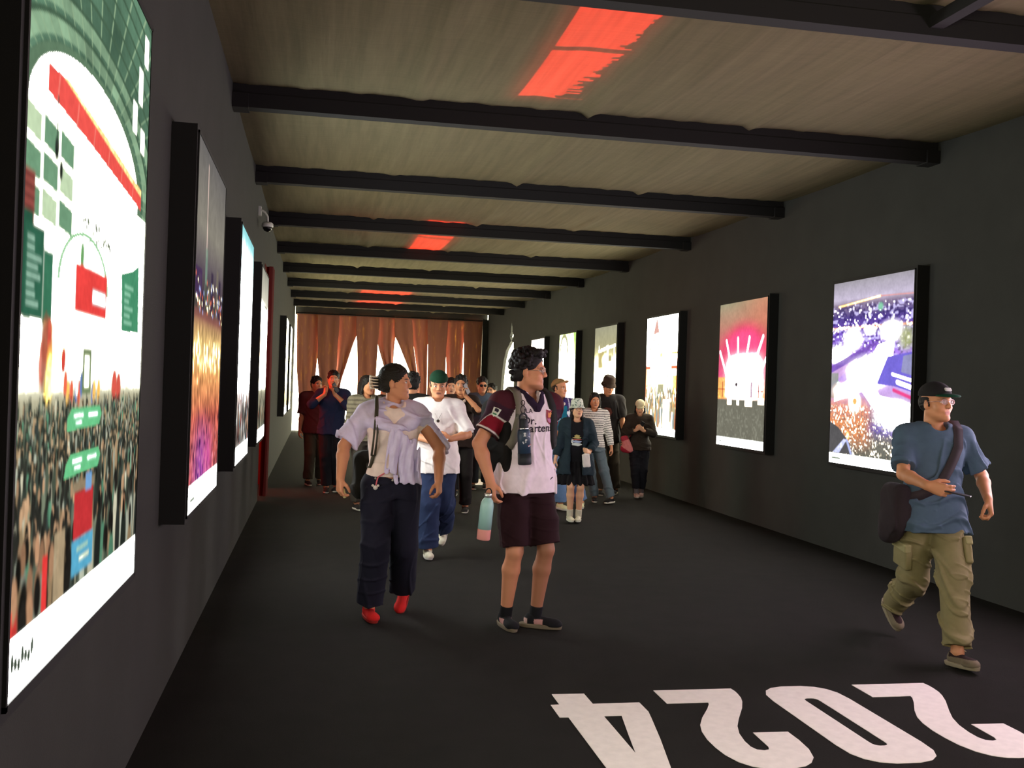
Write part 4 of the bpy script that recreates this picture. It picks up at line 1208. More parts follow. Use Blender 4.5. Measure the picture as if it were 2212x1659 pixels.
        # arms
        for i in (0, 1):
            F.ell(s.sh[i], 0.056 * (0.9 if f else 1), 0.03)
            a = (0.88 if f else 1.0) * s.arm
            F.cone(s.sh[i], s.elb[i], 0.048 * a * (0.5 + 0.5 * g), 0.038 * a, 0.02)
            m = s.elb[i] + (s.wr[i] - s.elb[i]) * 0.3
            F.cone(s.elb[i], m, 0.037 * a, 0.040 * a, 0.015); F.cone(m, s.wr[i], 0.040 * a, 0.0265 * a, 0.015)
            s._hand(F, i)
        # legs and feet
        for i in (0, 1):
            hp, kn, an = s.hip[i], s.knee[i], s.ank[i]
            F.cone(hp, kn, 0.082 * (0.5 + 0.5 * g), 0.053, 0.03)
            ax = nrm(an - kn); sd_ = np.cross(ax, V3(1, 0, 0)); back = nrm(np.cross(V3(1, 0, 0), ax)) * -1
            if back[1] > 0: back = -back
            m = kn + (an - kn) * 0.30 + back * 0.014
            F.cone(kn, m, 0.050, 0.055, 0.02); F.cone(m, an, 0.055, 0.034, 0.02)
            T = s.footR(i)
            F.cone(an, T.w((0, -0.03, -0.045)), 0.034, 0.030, 0.02)
            F.cone(T.w((0, -0.03, -0.05)), T.w((0, 0.11, -0.055)), 0.028, 0.024, 0.02, squash=None)
        sk = np.array(s.skin)
        def colr(P):
            c = np.tile(sk, (len(P), 1))
            q = (P - H.c) @ H.R
            x, y, z = q[:, 0], q[:, 1], q[:, 2]
            def put(m, col, al=1.0):
                m = (m * al)[:, None]; c[:] = c * (1 - m) + np.array(lin(col)) * m
            near = (y > 0.05) & (np.abs(z) < 0.13)
            w = s.vox * 0.6
            put(near * (1 - sm(0.9, 1.3, np.hypot(x / 0.021, (z + 0.066 - smile * 8 * x * x) / 0.0125))), lips, 0.75)
            put(near * (1 - sm(0.8, 1.3, np.hypot(x / 0.022, (z + 0.0662) / 0.0022))), (60, 30, 28), 0.8)
            for sx in (1, -1):
                xe = x - 0.031 * sx
                put(near * (1 - sm(0.85, 1.2, np.hypot(xe / 0.0145, z / 0.0058))), (225, 218, 210), 0.9)
                put(near * (1 - sm(0.85, 1.2, np.hypot(xe / 0.0060, z / 0.0062))), (32, 20, 16))
                put(near * (1 - sm(0.8, 1.3, np.hypot(xe / 0.0165, (z - 0.0075 + 9 * xe * xe) / 0.0024))), (38, 24, 20), 0.9)
                put(near * (1 - sm(0.8, 1.3, np.hypot((xe - 0.001 * sx) / 0.020, (z - 0.0225 + 10 * xe * xe) / 0.0048))), brow, 0.85)
                put(near * (1 - sm(0.7, 1.3, np.hypot((x - 0.0075 * sx) / 0.0042, (z + 0.0395) / 0.003))), (70, 36, 30), 0.7)
            if stubble:
                b = sm(-0.078, -0.095, z) * sm(-0.01, 0.02, y) + (1 - sm(0.8, 1.3, np.hypot(x / 0.026, (z + 0.051) / 0.006))) * near
                put(np.clip(b, 0, 1), (48, 34, 30), stubble)
            if col_fn: col_fn(s, P, c, put)
            return c
        return garment('body', F, s.root, colr, M_SKIN)
    def footR(s, i):
        a = s.ank[i]; _, yaw, pt = s.feet[i]
        return Fr(a, rotm(yaw, pt, 0))
    # ---------------- clothes
    def trunk(s, hem, off=0.012, g=None, top=0.300, flare=0.0, waist=0.0, p=2.3):
        g = g or s.g; f = s.female
        dz = -s.drop
        L = []
        cf = s.chest
        base = [(0.74, 0.168, 0.118), (0.86, 0.172, 0.122), (0.97, 0.168, 0.118), (1.08, 0.152 - waist, 0.108), (1.20, 0.160, 0.112), (1.32, 0.176, 0.120), (1.39, 0.176, 0.112), (1.435, 0.160, 0.095), (1.475, 0.110, 0.075), (1.50, 0.078, 0.066)]
        if f: base = [(0.74, 0.170, 0.120), (0.86, 0.178, 0.122), (0.97, 0.165, 0.112), (1.08, 0.138 - waist, 0.098), (1.20, 0.148, 0.108), (1.30, 0.158, 0.125), (1.38, 0.160, 0.108), (1.43, 0.148, 0.090), (1.47, 0.100, 0.068), (1.495, 0.068, 0.058)]
        out = []
        for z, rx, ry in base:
            fl = flare * max(0, (1.15 - z))
            out.append((z, (rx) * g + off + fl, ry * g + off + fl * 0.8))
        zs = [q[0] for q in out]
        res = []
        for z in sorted(set([hem] + [q for q in zs if q > hem])):
            if z > 1.20 + top: continue
            rx = float(np.interp(z, zs, [q[1] for q in out])); ry = float(np.interp(z, zs, [q[2] for q in out]))
            t = max(0.0, min(1.0, (z - 0.95) / 0.25)); 
            zz = z - 1.20
            cy = zz * math.tan(s.lean) * 1.0 + 0.3 * math.sin(s.lean) if z > 0.95 else 0.0
            cx = (zz * math.tan(s.side) + 0.3 * math.sin(s.side)) if z > 0.95 else 0.0
            res.append((z + dz, cx, cy, rx, ry))
        tw = ([0.9, 1.25], [0, s.tw]) if abs(s.tw) > 1e-3 else None
        return res, p, tw
    def shirt(s, name='shirt', colr=(200, 200, 200), hem=0.86, off=0.014, sleeve=0.62, sr=0.066, cuff=None, g=None, neck_r=0.062, vneck=0.0, fold=0.010, flare=0.05, m=None, front_open=None, seed=1, hood=False, waist=0.0, drape=0.0, cap_sh=0.055):
        F = Field(s.vox)
        secs, p, tw = s.trunk(hem, off, g, flare=flare, waist=waist)
        F.loft(secs, 0.03, p=p, twist=tw)
        cf = s.chest
        F.cone((0.13, -0.012, 0.225), (-0.13, -0.012, 0.225), 0.045 + off, 0.045 + off, 0.03, fr=cf)
        if s.female:
            for sx in (1, -1): F.ell((0.072 * sx, 0.085, 0.085), (0.070, 0.055, 0.068), 0.04, fr=cf)
        for i in (0, 1):
            F.ell(s.sh[i] - V3(0, 0, 0.006), (cap_sh - 0.006) + off, 0.05)
            F.cone(s.neck + V3(0, 0, -0.015), s.sh[i] + V3(0, 0, 0.012), 0.045 + off, 0.036 + off, 0.05)
            c = cuff if cuff is not None else sr
            if sleeve <= 0: continue
            if sleeve <= 1.0:
                e = s.sh[i] + (s.elb[i] - s.sh[i]) * sleeve
                ext = nrm(s.elb[i] - s.sh[i])
                F.cone(s.sh[i], e + ext * 0.0, cap_sh - 0.006 + off * 0.8, c, 0.05, clip=True)
            else:
                F.cone(s.sh[i], s.elb[i], cap_sh + off * 0.7, sr, 0.025)
                e = s.elb[i] + (s.wr[i] - s.elb[i]) * (sleeve - 1)
                F.cone(s.elb[i], e, sr, c, 0.02, clip=True)
        # neck hole
        a = s.neck + V3(0, 0, -0.01)
        F.cone(a, s.HF.w((0, -0.015, -0.03)), neck_r, neck_r + 0.01, 0.006, 'sub')
        F.ell(cf.w((0, 0.045, 0.285)), (neck_r * 0.85, 0.055, 0.045), 0.01, 'sub', R=cf.R)
        if vneck: 
            for t in (0.0, 0.35, 0.7, 1.0):
                F.ell(cf.w((0, 0.09 + 0.02 * t, 0.25 - vneck * t)), (max(0.006, neck_r * 0.75 * (1 - t)), 0.05, 0.03), 0.006, 'sub', R=cf.R)
        if front_open is not None:
            F.box(cf.w((0, 0.16, -0.15)), (front_open, 0.14, 0.50), 0.01, 0.015, 'sub')
        if fold: F.disp(folds(fold, seed, hi=1.43 - s.drop))
        return garment(name, F, s.root, colr, m)
    def legwear(s, name='trousers', colr=(40, 42, 50), end=0.93, r=(0.105, 0.085, 0.075), top=1.02, g=None, fold=0.010, seed=2, m=None, waist_off=0.010, kend=None):
        # end: fraction along hip..knee..ankle: <1 shorts, 1..2 trousers
        F = Field(s.vox); g = g or s.g; dz = -s.drop
        hr = 0.150 if not s.female else 0.158
        F.loft([(0.84 + dz, 0, 0, (hr + 0.008) * g, 0.118 * g), (0.95 + dz, 0, 0, (hr + 0.008) * g, 0.115 * g), (top + dz, 0, 0, hr * g * 0.96 + waist_off, 0.100 * g + waist_off)], 0.03)
        for i in (0, 1):
            hp, kn, an = s.hip[i], s.knee[i], s.ank[i]
            if end <= 1:
                e = hp + (kn - hp) * end
                F.cone(hp - V3(0, 0, 0.02), e, r[0] * (0.4 + 0.6 * g), r[1], 0.03, clip=True)
            else:
                F.cone(hp - V3(0, 0, 0.02), kn, r[0] * (0.4 + 0.6 * g), r[1], 0.03)
                e = kn + (an - kn) * (end - 1)
                F.cone(kn, e, r[1], r[2], 0.02, clip=True)
        if fold: F.disp(folds(fold, seed, lo=0.0, hi=top + dz - 0.02))
        return garment(name, F, s.root, colr, m)
    def shoes(s, upper=(40, 40, 42), sole=(200, 198, 190), accents=None, hi=0.0, slip=False):
        out = []
        for i in (0, 1):
            T = s.footR(i); sx = 1 if i == 0 else -1
            F = Field(s.vox * 0.8)
            F.cone(T.w((0, -0.035, -0.035)), T.w((0.002 * sx, 0.13, -0.050)), 0.040, 0.030, 0.02, squash=(T.d((1, 0, 0)), 0.95))
            F.ell(T.w((-0.004 * sx, 0.115, -0.05)), (0.043, 0.062, 0.030), 0.02, R=T.R)
            F.cone(T.w((0, -0.012, -0.02)), T.w((0, -0.012, 0.0 + hi)), 0.043, 0.040, 0.015, clip=True)
            F.box(T.w((0, 0.04, -0.13)), (0.2, 0.3, 0.065), 0.002, 0.004, 'sub', R=T.R)
            F.ell(T.w((0, -0.012, 0.03 + hi)), (0.030, 0.034, 0.035), 0.005, 'sub', R=T.R)
            def uc(P, T=T, sx=sx):
                c = np.tile(np.array(lin(upper)), (len(P), 1))
                if accents:
                    q = (P - T.c) @ T.R
                    for fn, col in accents:
                        mk = fn(q[:, 0] * sx, q[:, 1], q[:, 2])[:, None].astype(float)
                        c = c * (1 - mk) + np.array(lin(col)) * mk
                return c
            sh = garment('shoe', F, s.root, uc, M_CLOTH)
            G = Field(s.vox * 0.7)
            G.loft([(-0.081, 0, 0.035, 0.040, 0.135), (-0.060, 0, 0.035, 0.044, 0.140), (-0.054, 0, 0.035, 0.042, 0.138)], 0.004, p=2.6, fr=T)
            garment('sole', G, sh, sole, M_CLOTH)
        return s
    # ---------------- hair and hats, in head space
    def hair(s, kind='short', colr=(24, 20, 19), seed=1, under=False):
        F = Field(s.vox * 0.9); H = s.HF; r = np.random.RandomState(seed)
        if kind == 'hat_under':
            F.ell((0, -0.020, 0.010), (0.083, 0.098, 0.075), 0.01, fr=H)
            F.ell((0, 0.10, -0.03), (0.085, 0.095, 0.12), 0.01, 'sub', fr=H)
            F.box((0, 0.095, -0.03), (0.12, 0.085, 0.12), 0.01, 0.01, 'sub', fr=H)
        else:
            F.ell((0, -0.018, 0.044), (0.084, 0.104, 0.092), 0.02, fr=H)
            F.ell((0, -0.045, -0.01), (0.078, 0.070, 0.075), 0.02, fr=H)
        if kind == 'curly':
            for k in range(300):
                th = r.rand() * 2 * PI; ph = math.acos(1 - r.rand() * 1.25)
                d = V3(math.sin(ph) * math.cos(th), math.sin(ph) * math.sin(th), math.cos(ph))
                if d[1] > 0.45 and d[2] < 0.45: continue
                if d[2] < -0.35 and d[1] > -0.4: continue
                p = V3(0, -0.018, 0.046) + d * V3(0.088, 0.108, 0.102)
                F.ell(p + d * r.uniform(-0.004, 0.008), 0.0105 + 0.006 * r.rand(), 0.0035, fr=H)
            for k in range(60):   # a thick forelock swept up and forward
                F.ell((r.uniform(-0.055, 0.055), 0.030 + 0.060 * r.rand(), 0.095 + 0.040 * r.rand()), 0.011 + 0.007 * r.rand(), 0.004, fr=H)
            for k in range(60):   # nape
                F.ell((r.uniform(-0.065, 0.065), -0.080 - 0.03 * r.rand(), -0.065 + 0.10 * r.rand()), 0.010 + 0.007 * r.rand(), 0.004, fr=H)
        if kind in ('short', 'curly', 'slick'):
            F.ell((0, 0.085, -0.022), (0.075, 0.072, 0.085), 0.008, 'sub', fr=H)
            F.box((0, 0.045, -0.065), (0.12, 0.065, 0.065), 0.02, 0.01, 'sub', fr=H)
            F.ell((0, -0.06, -0.12), (0.10, 0.10, 0.055), 0.01, 'sub', fr=H)
        if kind == 'short':
            for k in range(150):
                d = nrm(r.randn(3) * V3(1, 1.1, 1))
                if d[2] < 0.25 and d[1] > 0.1: continue
                if d[2] < -0.3: continue
                F.ell(V3(0, -0.018, 0.046) + d * V3(0.082, 0.102, 0.092), 0.010 + 0.006 * r.rand(), 0.006, fr=H)
        if kind == 'slick':
            F.ell((0.0, -0.128, 0.00), (0.045, 0.035, 0.045), 0.02, fr=H)
        if kind in ('long', 'bob'):
            zb = -0.26 if kind == 'long' else -0.11
            for sx in (1, -1):
                F.cone((0.070 * sx, -0.01, 0.03), (0.080 * sx, -0.035, zb), 0.022, 0.026, 0.02, fr=H)
                F.cone((0.045 * sx, -0.06, 0.0), (0.045 * sx, -0.075, zb), 0.045, 0.035, 0.02, fr=H)
            F.cone((0, -0.07, 0.0), (0, -0.08, zb), 0.05, 0.04, 0.02, fr=H)
            F.ell((0, 0.085, -0.030), (0.066, 0.075, 0.095), 0.010, 'sub', fr=H)
            F.cone((-0.05, 0.055, 0.085), (0.05, 0.055, 0.085), 0.02, 0.02, 0.02, fr=H)
        if under: F.box((0, 0, 0.125), (0.2, 0.2, 0.095), 0.005, 0.005, 'sub', fr=H)
        a = 0.0035 if kind != 'curly' else 0.0
        F.disp(lambda P: (a * np.sin(((P - H.c) @ H.R)[:, 0] * 260 + 20 * np.sin(P[:, 2] * 30)) ).astype(np.float32))
        return garment('hair', F, s.root, colr, M_HAIR)
    def cap(s, colr=(28, 28, 30), brim=(30, 50, 40), back=False, tilt=0.0, brim_len=0.075, badge=None, lift=0.0):
        H0 = s.HF; H = Fr(H0.w((0, 0, lift)), H0.R @ rotm(PI if back else 0, math.radians(tilt), 0))
        F = Field(s.vox * 0.8)
        oy = 0.014 if back else -0.014
        F.ell((0, oy, 0.052), (0.088, 0.108, 0.084), 0.01, fr=H)
        F.box((0, oy, -0.10), (0.2, 0.2, 0.14), 0.002, 0.004, 'sub', fr=H)
        F.ell((0, oy, 0.040), (0.080, 0.100, 0.070), 0.003, 'sub', fr=H)
        c0 = garment('cap', F, s.root, colr)
        G = Field(s.vox * 0.7)
        G.ell((0, 0.085, 0.046), (0.074, brim_len + 0.012, 0.016), 0.006, fr=H)
        G.ell((0, 0.075, 0.033), (0.070, brim_len + 0.012, 0.016), 0.004, 'sub', fr=H)
        G.ell((0, oy, 0.03), (0.078, 0.094, 0.2), 0.003, 'sub', fr=H)
        garment('brim', G, c0, brim)
        if badge:
            b = Field(s.vox * 0.5); b.box((0, 0.088 + (0.0 if not back else 0), 0.086), (0.026, 0.006, 0.012), 0.004, 0.002, fr=H, R=rotm(0, 0.55, 0))
            garment('cap_badge', b, c0, badge)
        s.capf = H
        return c0
    def bucket(s, colr, rim=0.060, colf=None, lift=0.0):
        H = s.HF; F = Field(s.vox * 0.8)
        z = lift
        F.loft([(0.018 + z, 0, -0.014, 0.092, 0.110), (0.06 + z, 0, -0.014, 0.090, 0.108), (0.105 + z, 0, -0.014, 0.082, 0.098), (0.128 + z, 0, -0.014, 0.070, 0.086), (0.134 + z, 0, -0.014, 0.050, 0.062)], 0.01, fr=H, p=2.1)
        F.loft([(-0.022 + z, 0, -0.014, 0.092 + rim, 0.110 + rim), (0.026 + z, 0, -0.014, 0.092, 0.110)], 0.006, fr=H, p=2.1)
        F.loft([(-0.060 + z, 0, -0.014, 0.100 + rim * 1.5, 0.120 + rim * 1.5), (-0.022 + z, 0, -0.014, 0.086 + rim, 0.104 + rim), (0.018 + z, 0, -0.014, 0.086, 0.104), (0.060 + z, 0, -0.014, 0.080, 0.098)], 0.002, 'sub', fr=H, p=2.1)
        F.disp(folds(0.003, 5))
        return garment('bucket_hat', F, s.root, colf or colr)
    def glasses(s, frame=(180, 160, 140), lens=None, r=0.021, up=0.0, shape=1.0, dark=False):
        H = s.HF; m = MB()
        for sx in (1, -1):
            pts = [H.w((0.031 * sx + r * math.cos(a), 0.097 - 0.35 * abs(0.031 * sx + r * math.cos(a)) * 0.25, 0.002 + up + r * shape * math.sin(a))) for a in np.linspace(0, 2 * PI, 20, endpoint=False)]
            m.tube(pts, 0.0014, 6, closed=True)
            m.tube([H.w((0.052 * sx, 0.092, 0.006 + up)), H.w((0.076 * sx, 0.070, 0.006 + up)), H.w((0.083 * sx, 0.0, 0.004 + up))], 0.0014, 6)
        m.tube([H.w((-0.010, 0.098, 0.006 + up)), H.w((0.010, 0.098, 0.006 + up))], 0.0014, 6)
        o = m.build('glasses', mat('glasses_frame_%d_%d_%d' % frame, frame, 0.3, 0.6), s.root, True)
        if lens is not None:
            lm = mat('lens_dark', (12, 12, 14), 0.1) if dark else MATS.get('lens_tint') or tint_lens()
            for sx in (1, -1):
                q = MB(); 
                ps = [H.w((0.031 * sx + r * math.cos(a), 0.096 - 0.35 * abs(0.031 * sx + r * math.cos(a)) * 0.25, 0.002 + up + r * shape * math.sin(a))) for a in np.linspace(0, 2 * PI, 20, endpoint=False)]
                c = H.w((0.031 * sx, 0.0975 - 0.003, 0.002 + up)); c2 = H.w((0.031 * sx, 0.092 - 0.003, 0.002 + up))
                n = len(ps); fw = H.d((0, 1, 0))
                vs = [p for p in ps] + [c] + [p - fw * 0.0025 for p in ps] + [c2]
                fs = [(i, (i + 1) % n, n) for i in range(n)] + [(n + 1 + (i + 1) % n, n + 1 + i, 2 * n + 1) for i in range(n)] + [(i, n + 1 + i, n + 1 + (i + 1) % n, (i + 1) % n) for i in range(n)]
                q.add(vs, fs); q.build('lens', lm, o, True)
        return o
    def toworld(s, p):
        p = np.array(p, float) * s.h; a = PI + s.face; c, q = math.cos(a), math.sin(a)
        return s.pos + V3(c * p[0] - q * p[1], q * p[0] + c * p[1], p[2])
    def thing(s, name, label, cat, group=None):
        o = empty(name, tuple(s.pos), PI + s.face, s.h)
        return tag(o, label, cat, group)
def tint_lens():
    m = bpy.data.materials.new('lens_tint'); m.use_nodes = True
    nt = m.node_tree; b = nt.nodes['Principled BSDF']
    b.inputs['Base Color'].default_value = (0.55, 0.42, 0.40, 1); b.inputs['Roughness'].default_value = 0.05; b.inputs['Alpha'].default_value = 0.35
    MATS['lens_tint'] = m
    return m
def project_decal(o, target, origin_fn, direction, off=0.0025):
    """lay the flat mesh o (vertices already placed in the person's space) onto the target mesh along direction"""
    dg = [tuple(v.co) for v in target.data.vertices]
    bv = BVHTree.FromPolygons(dg, [tuple(p.vertices) for p in target.data.polygons])
    d = Vector(direction).normalized()
    for v in o.data.vertices:
        q = v.co.copy()
        hit, n, _, _ = bv.ray_cast(q - d * 0.5, d, 1.0)
        if hit is not None:
            v.co = hit - d * off
def decal_text(P, target, txt, size, m, name, parent, c, R, off=0.003, space=1.0, arc=0.0, cuts=2):
    o = mesh_text(txt, size, m, name, parent, 0.0, space)
    import bmesh
    bm = bmesh.new(); bm.from_mesh(o.data)
    bmesh.ops.triangulate(bm, faces=bm.faces)
    for _ in range(cuts):
        es = [e for e in bm.edges if e.calc_length() > 0.012]
        if es: bmesh.ops.subdivide_edges(bm, edges=es, cuts=1)
    bmesh.ops.triangulate(bm, faces=bm.faces)
    bm.to_mesh(o.data); bm.free()
    F = Fr(c, R)
    for v in o.data.vertices:
        x, y = v.co.x, v.co.y
        v.co = Vector(F.w((-x, 0.0, y + arc * x)))
    project_decal(o, target, None, -(F.d((0, 1, 0))), off)
    return o
def decal_poly(P, target, pts, m, name, parent, c, R, off=0.003, n=6):
    import mathutils, bmesh
    me = bpy.data.meshes.new(name); bm = bmesh.new()
    vs = [bm.verts.new((a, b, 0)) for a, b in pts]; bm.faces.new(vs)
    bmesh.ops.triangulate(bm, faces=bm.faces)
    for _ in range(n):
        es = [e for e in bm.edges if e.calc_length() > 0.014]
        if not es: break
        bmesh.ops.subdivide_edges(bm, edges=es, cuts=1); bmesh.ops.triangulate(bm, faces=bm.faces)
    bm.to_mesh(me); bm.free()
    me.materials.append(m)
    o = bpy.data.objects.new(name, me); COL.objects.link(o); o.parent = parent
    F = Fr(c, R)
    for v in o.data.vertices: v.co = Vector(F.w((-v.co.x, 0.0, v.co.y)))
    project_decal(o, target, None, -(F.d((0, 1, 0))), off)
    return o
VX = 0.0055      # mesh fineness of the nearest people
M_BLK = mat('black_nylon', (30, 29, 30), 0.8, bump=0.3, bscale=300, bdist=0.002)
M_GREY = mat('grey_webbing', (120, 114, 102), 0.85)
M_WHT = mat('white_thread', (225, 220, 215), 0.8)
M_NAVY = mat('dark_navy_print', (34, 22, 44), 0.8)

# ---------------------------------------------------------------- 1. man in the maroon and white jersey
def man_jersey():
    P = Person('man in a white football jersey with maroon sleeves, maroon shorts and curly black hair', (1.335, 6.42), 17, 1.775, VX, 'warm', 1.02, arm=1.10,
               feet=(('W', 1.25, 6.45, 0.085), 0, 0) and ((('W', 1.245, 6.45, 0.085), -8, 0), (('W', 1.435, 6.42, 0.085), 48, 0)),
               hands=(dict(w=('W', 1.085, 6.27, 0.955), pole=(1.2, -0.5, 0), d=(-0.05, 0.10, -1), t=(-0.25, 1, 0), curl=(0.55, 0.6, 0.65, 0.7), thumb=0.5),
                      dict(w=(-0.17, -0.17, 0.98), pole=(-0.6, -1, 0), d=(0.5, -0.1, -0.8), t=(0, 0, 1))), head=(50, 0))
    P.body(stubble=0.45, lips=(156, 84, 80), jaw=1.06)
    maroon, dkm, wht = (78, 32, 44), (58, 32, 48), (242, 226, 238)
    cf = P.chest
    def jc(V):
        q = (V - cf.c) @ cf.R
        x, z = np.abs(q[:, 0]), q[:, 2]
        c = np.tile(np.array(lin(wht)), (len(V), 1))
        bx = np.interp(z, [-0.4, -0.1, 0.05, 0.14, 0.22, 0.29], [0.30, 0.30, 0.185, 0.160, 0.125, 0.085])
        side = (x > bx)
        back = (q[:, 1] < -0.02) & (z > -0.06)
        col = np.array(lin(dkm))
        c[side | back] = col
        yoke = (x > bx) & (z > 0.19)
        c[yoke] = np.array(lin(maroon))
        # sleeves: dark upper, crimson under-panel with a white curved piping, white cuff
        for i in (0, 1):
            a, e = P.sh[i], P.elb[i]; u = nrm(e - a)
            d = V - a; t = d @ u; rad = np.linalg.norm(d - t[:, None] * u, axis=1)
            on = (t > 0.02) & (rad < 0.098) & (x > 0.135)
            fwd = cf.d((0, 1, 0)); fwd = nrm(fwd - u * (fwd @ u)); ac = (d - t[:, None] * u) @ fwd
            c[on] = np.array(lin(dkm))
            edge = 0.095 + 0.11 * np.clip((0.050 - ac) / 0.055, 0, 1) ** 1.2
            def put(m, col):
                m = (m * on)[:, None]; c[:] = c * (1 - m) + np.array(lin(col)) * m
            put(sm(edge - 0.003, edge + 0.003, t), (128, 22, 40))
            put(1 - sm(0.003, 0.007, np.abs(t - edge)), (225, 215, 215))
            put(sm(0.184, 0.189, t), (225, 215, 215)); put(sm(0.195, 0.199, t), (60, 24, 32))
        hem = z < -0.36
        return c
    sh = P.shirt('jersey', jc, hem=0.865, off=0.020, sleeve=0.71, sr=0.074, neck_r=0.060, vneck=0.045, fold=0.016, flare=0.06, seed=11)
    # white undershirt in the collar opening, and the collar itself
    U = Field(P.vox); U.cone(cf.w((0, 0.0, 0.19)), cf.w((0, -0.01, 0.262)), 0.085, 0.064, 0.01)
    U.cone(P.neck + V3(0, 0.0, 0.0), P.HF.w((0, -0.015, -0.03)), 0.0595, 0.07, 0.005, 'sub'); U.ell(cf.w((0, 0.05, 0.295)), (0.05, 0.05, 0.04), 0.01, 'sub')
    garment('undershirt', U, P.root, (225, 218, 220))
    for sx, nm in ((1, 'collar'), (-1, 'collar')):
        C = Field(P.vox * 0.8)
        pts = [(0.006 * sx, 0.138, 0.198), (0.040 * sx, 0.118, 0.242), (0.070 * sx, 0.066, 0.285), (0.080 * sx, 0.0, 0.306), (0.055 * sx, -0.062, 0.314), (0.0, -0.085, 0.316)]
        for a, b in zip(pts[:-1], pts[1:]):
            C.cone(a, b, 0.025, 0.023, 0.008, fr=cf, squash=(cf.d(nrm((0.5 * sx, 1.0 if a[1] > 0.03 else 0.0, 0.25))), 0.45))
        pz = P.chest
        def cc(V, sx=sx):
            q = (V - cf.c) @ cf.R
            c = np.tile(np.array(lin((44, 30, 52))), (len(V), 1))
            # white line along the lower outer edge
            ref = np.interp(q[:, 1], [-0.08, 0.0, 0.066, 0.118, 0.138], [0.316, 0.306, 0.285, 0.242, 0.198])
            m = (q[:, 2] < ref - 0.014) & (np.abs(q[:, 0]) > 0.028)
            c[m] = np.array(lin((225, 218, 222)))
            return c
        garment(nm, C, sh, cc)
    front = P.chest.R
    decal_text(P, sh, 'FILA', 0.038, M_NAVY, 'chest_wordmark', sh, cf.w((0.072, 0, 0.180)), front, 0.003, 1.05)
    M_BOLD = M_NAVY
    o = decal_text(P, sh, 'Dr.', 0.066, M_BOLD, 'sponsor_print', sh, cf.w((0.052, 0, 0.118)), front, 0.003)
    o = decal_text(P, sh, 'Martens', 0.070, M_BOLD, 'sponsor_print', sh, cf.w((-0.008, 0, 0.072)), front, 0.003, 1.02, arc=0.05, cuts=3)
    cx = -0.096
    crest = [(-0.034, 0.042), (-0.012, 0.036), (0.012, 0.036), (0.034, 0.042), (0.036, 0.0), (0.026, -0.034), (0.0, -0.052), (-0.026, -0.034), (-0.036, 0.0)]
    cr_ = decal_poly(P, sh, crest, mat('crest_claret', (150, 52, 66), 0.7), 'club_crest', sh, cf.w((cx, 0, 0.150)), front, 0.003)
    decal_poly(P, sh, [(-0.020, 0.026), (-0.010, 0.018), (0, 0.030), (0.010, 0.018), (0.020, 0.026), (0.020, -0.008), (-0.020, -0.008)], mat('crest_gold', (224, 140, 70), 0.6), 'crest_castle', cr_, cf.w((cx, 0, 0.150)), front, 0.0048)
    decal_poly(P, sh, [(-0.028, -0.014), (0.028, -0.014), (0.020, -0.032), (0.0, -0.042), (-0.020, -0.032)], mat('crest_lilac', (188, 118, 160), 0.7), 'crest_band', cr_, cf.w((cx, 0, 0.150)), front, 0.0048)
    # league badge on the right sleeve
    u = nrm(P.elb[0] - P.sh[0]); outd = nrm(V3(1, 0.15, 0) - u * (V3(1, 0.15, 0) @ u)); ssd = np.cross(u, outd)
    Rb = np.stack([np.cross(outd, -u), outd, -u], 1)
    bc = P.sh[0] + u * 0.075
    vw = nrm(V3(0.55, 1.0, 0.1)); vw = nrm(vw - u * (vw @ u)); Rb = np.stack([np.cross(vw, -u), vw, -u], 1)
    bd = decal_poly(P, sh, [(-0.026, 0.024), (0.026, 0.027), (0.022, -0.014), (0.0, -0.032), (-0.019, -0.019)], mat('badge_white', (222, 222, 214), 0.7), 'sleeve_badge', sh, bc, Rb, 0.003)
    decal_poly(P, sh, [(-0.014, 0.018), (-0.004, 0.022), (0.012, 0.020), (0.015, 0.010), (0.010, 0.0), (0.006, 0.0), (0.0, 0.005), (-0.008, 0.0), (-0.012, 0.006)], M_NAVY, 'badge_lion', bd, bc, Rb, 0.005)
    decal_poly(P, sh, [(-0.016, -0.010), (0.014, -0.008), (0.010, -0.018), (-0.012, -0.018)], mat('badge_green', (60, 130, 90), 0.7), 'badge_band', bd, bc, Rb, 0.005)
    decal_poly(P, sh, [(-0.014, 0.0), (0.0, 0.010), (0.016, 0.014), (0.014, 0.008), (0.0, 0.003), (-0.012, -0.006)], M_NAVY, 'hem_mark', sh, cf.w((-0.125, 0, -0.245)), front, 0.003)
    P.legwear('shorts', (42, 20, 26), end=0.93, r=(0.108, 0.098, 0.09), fold=0.016, seed=5)
    for i in (0, 1):
        F = Field(P.vox); F.cone(P.knee[i] + (P.ank[i] - P.knee[i]) * 0.86, P.ank[i], 0.041, 0.041, 0.005, cap0=True)
        garment('sock', F, P.root, (26, 26, 30))
    acc = [(lambda x, y, z: (y > 0.0) & (y < 0.055) & (z < -0.022) & (x > -0.1), (190, 140, 138)), (lambda x, y, z: (y < -0.045) & (z < -0.02), (205, 170, 165))]
    P.shoes((28, 28, 32), (120, 108, 92), acc, hi=0.005)
    P.hair('curly', (22, 17, 20), 3)
    P.glasses((205, 180, 160), True, r=0.021, up=-0.002)
    # wrist bands
    w = P.wr[0]; d = nrm(P.wr[0] - P.elb[0])
    b = Field(P.vox * 0.8); b.cone(w - d * 0.022, w - d * 0.008, 0.0300, 0.0300, 0.002, clip=True, cap0=True)
    garment('wristband', b, P.root, (236, 120, 104))
    b = Field(P.vox * 0.8); b.cone(w - d * 0.006, w + d * 0.004, 0.0295, 0.0290, 0.002, clip=True, cap0=True)
    garment('wristband', b, P.root, (196, 150, 96))
    # ---- backpack
    T = P.thing('backpack', 'black backpack with grey shoulder strap on the jersey man\'s back', 'backpack')
    F = Field(P.vox)
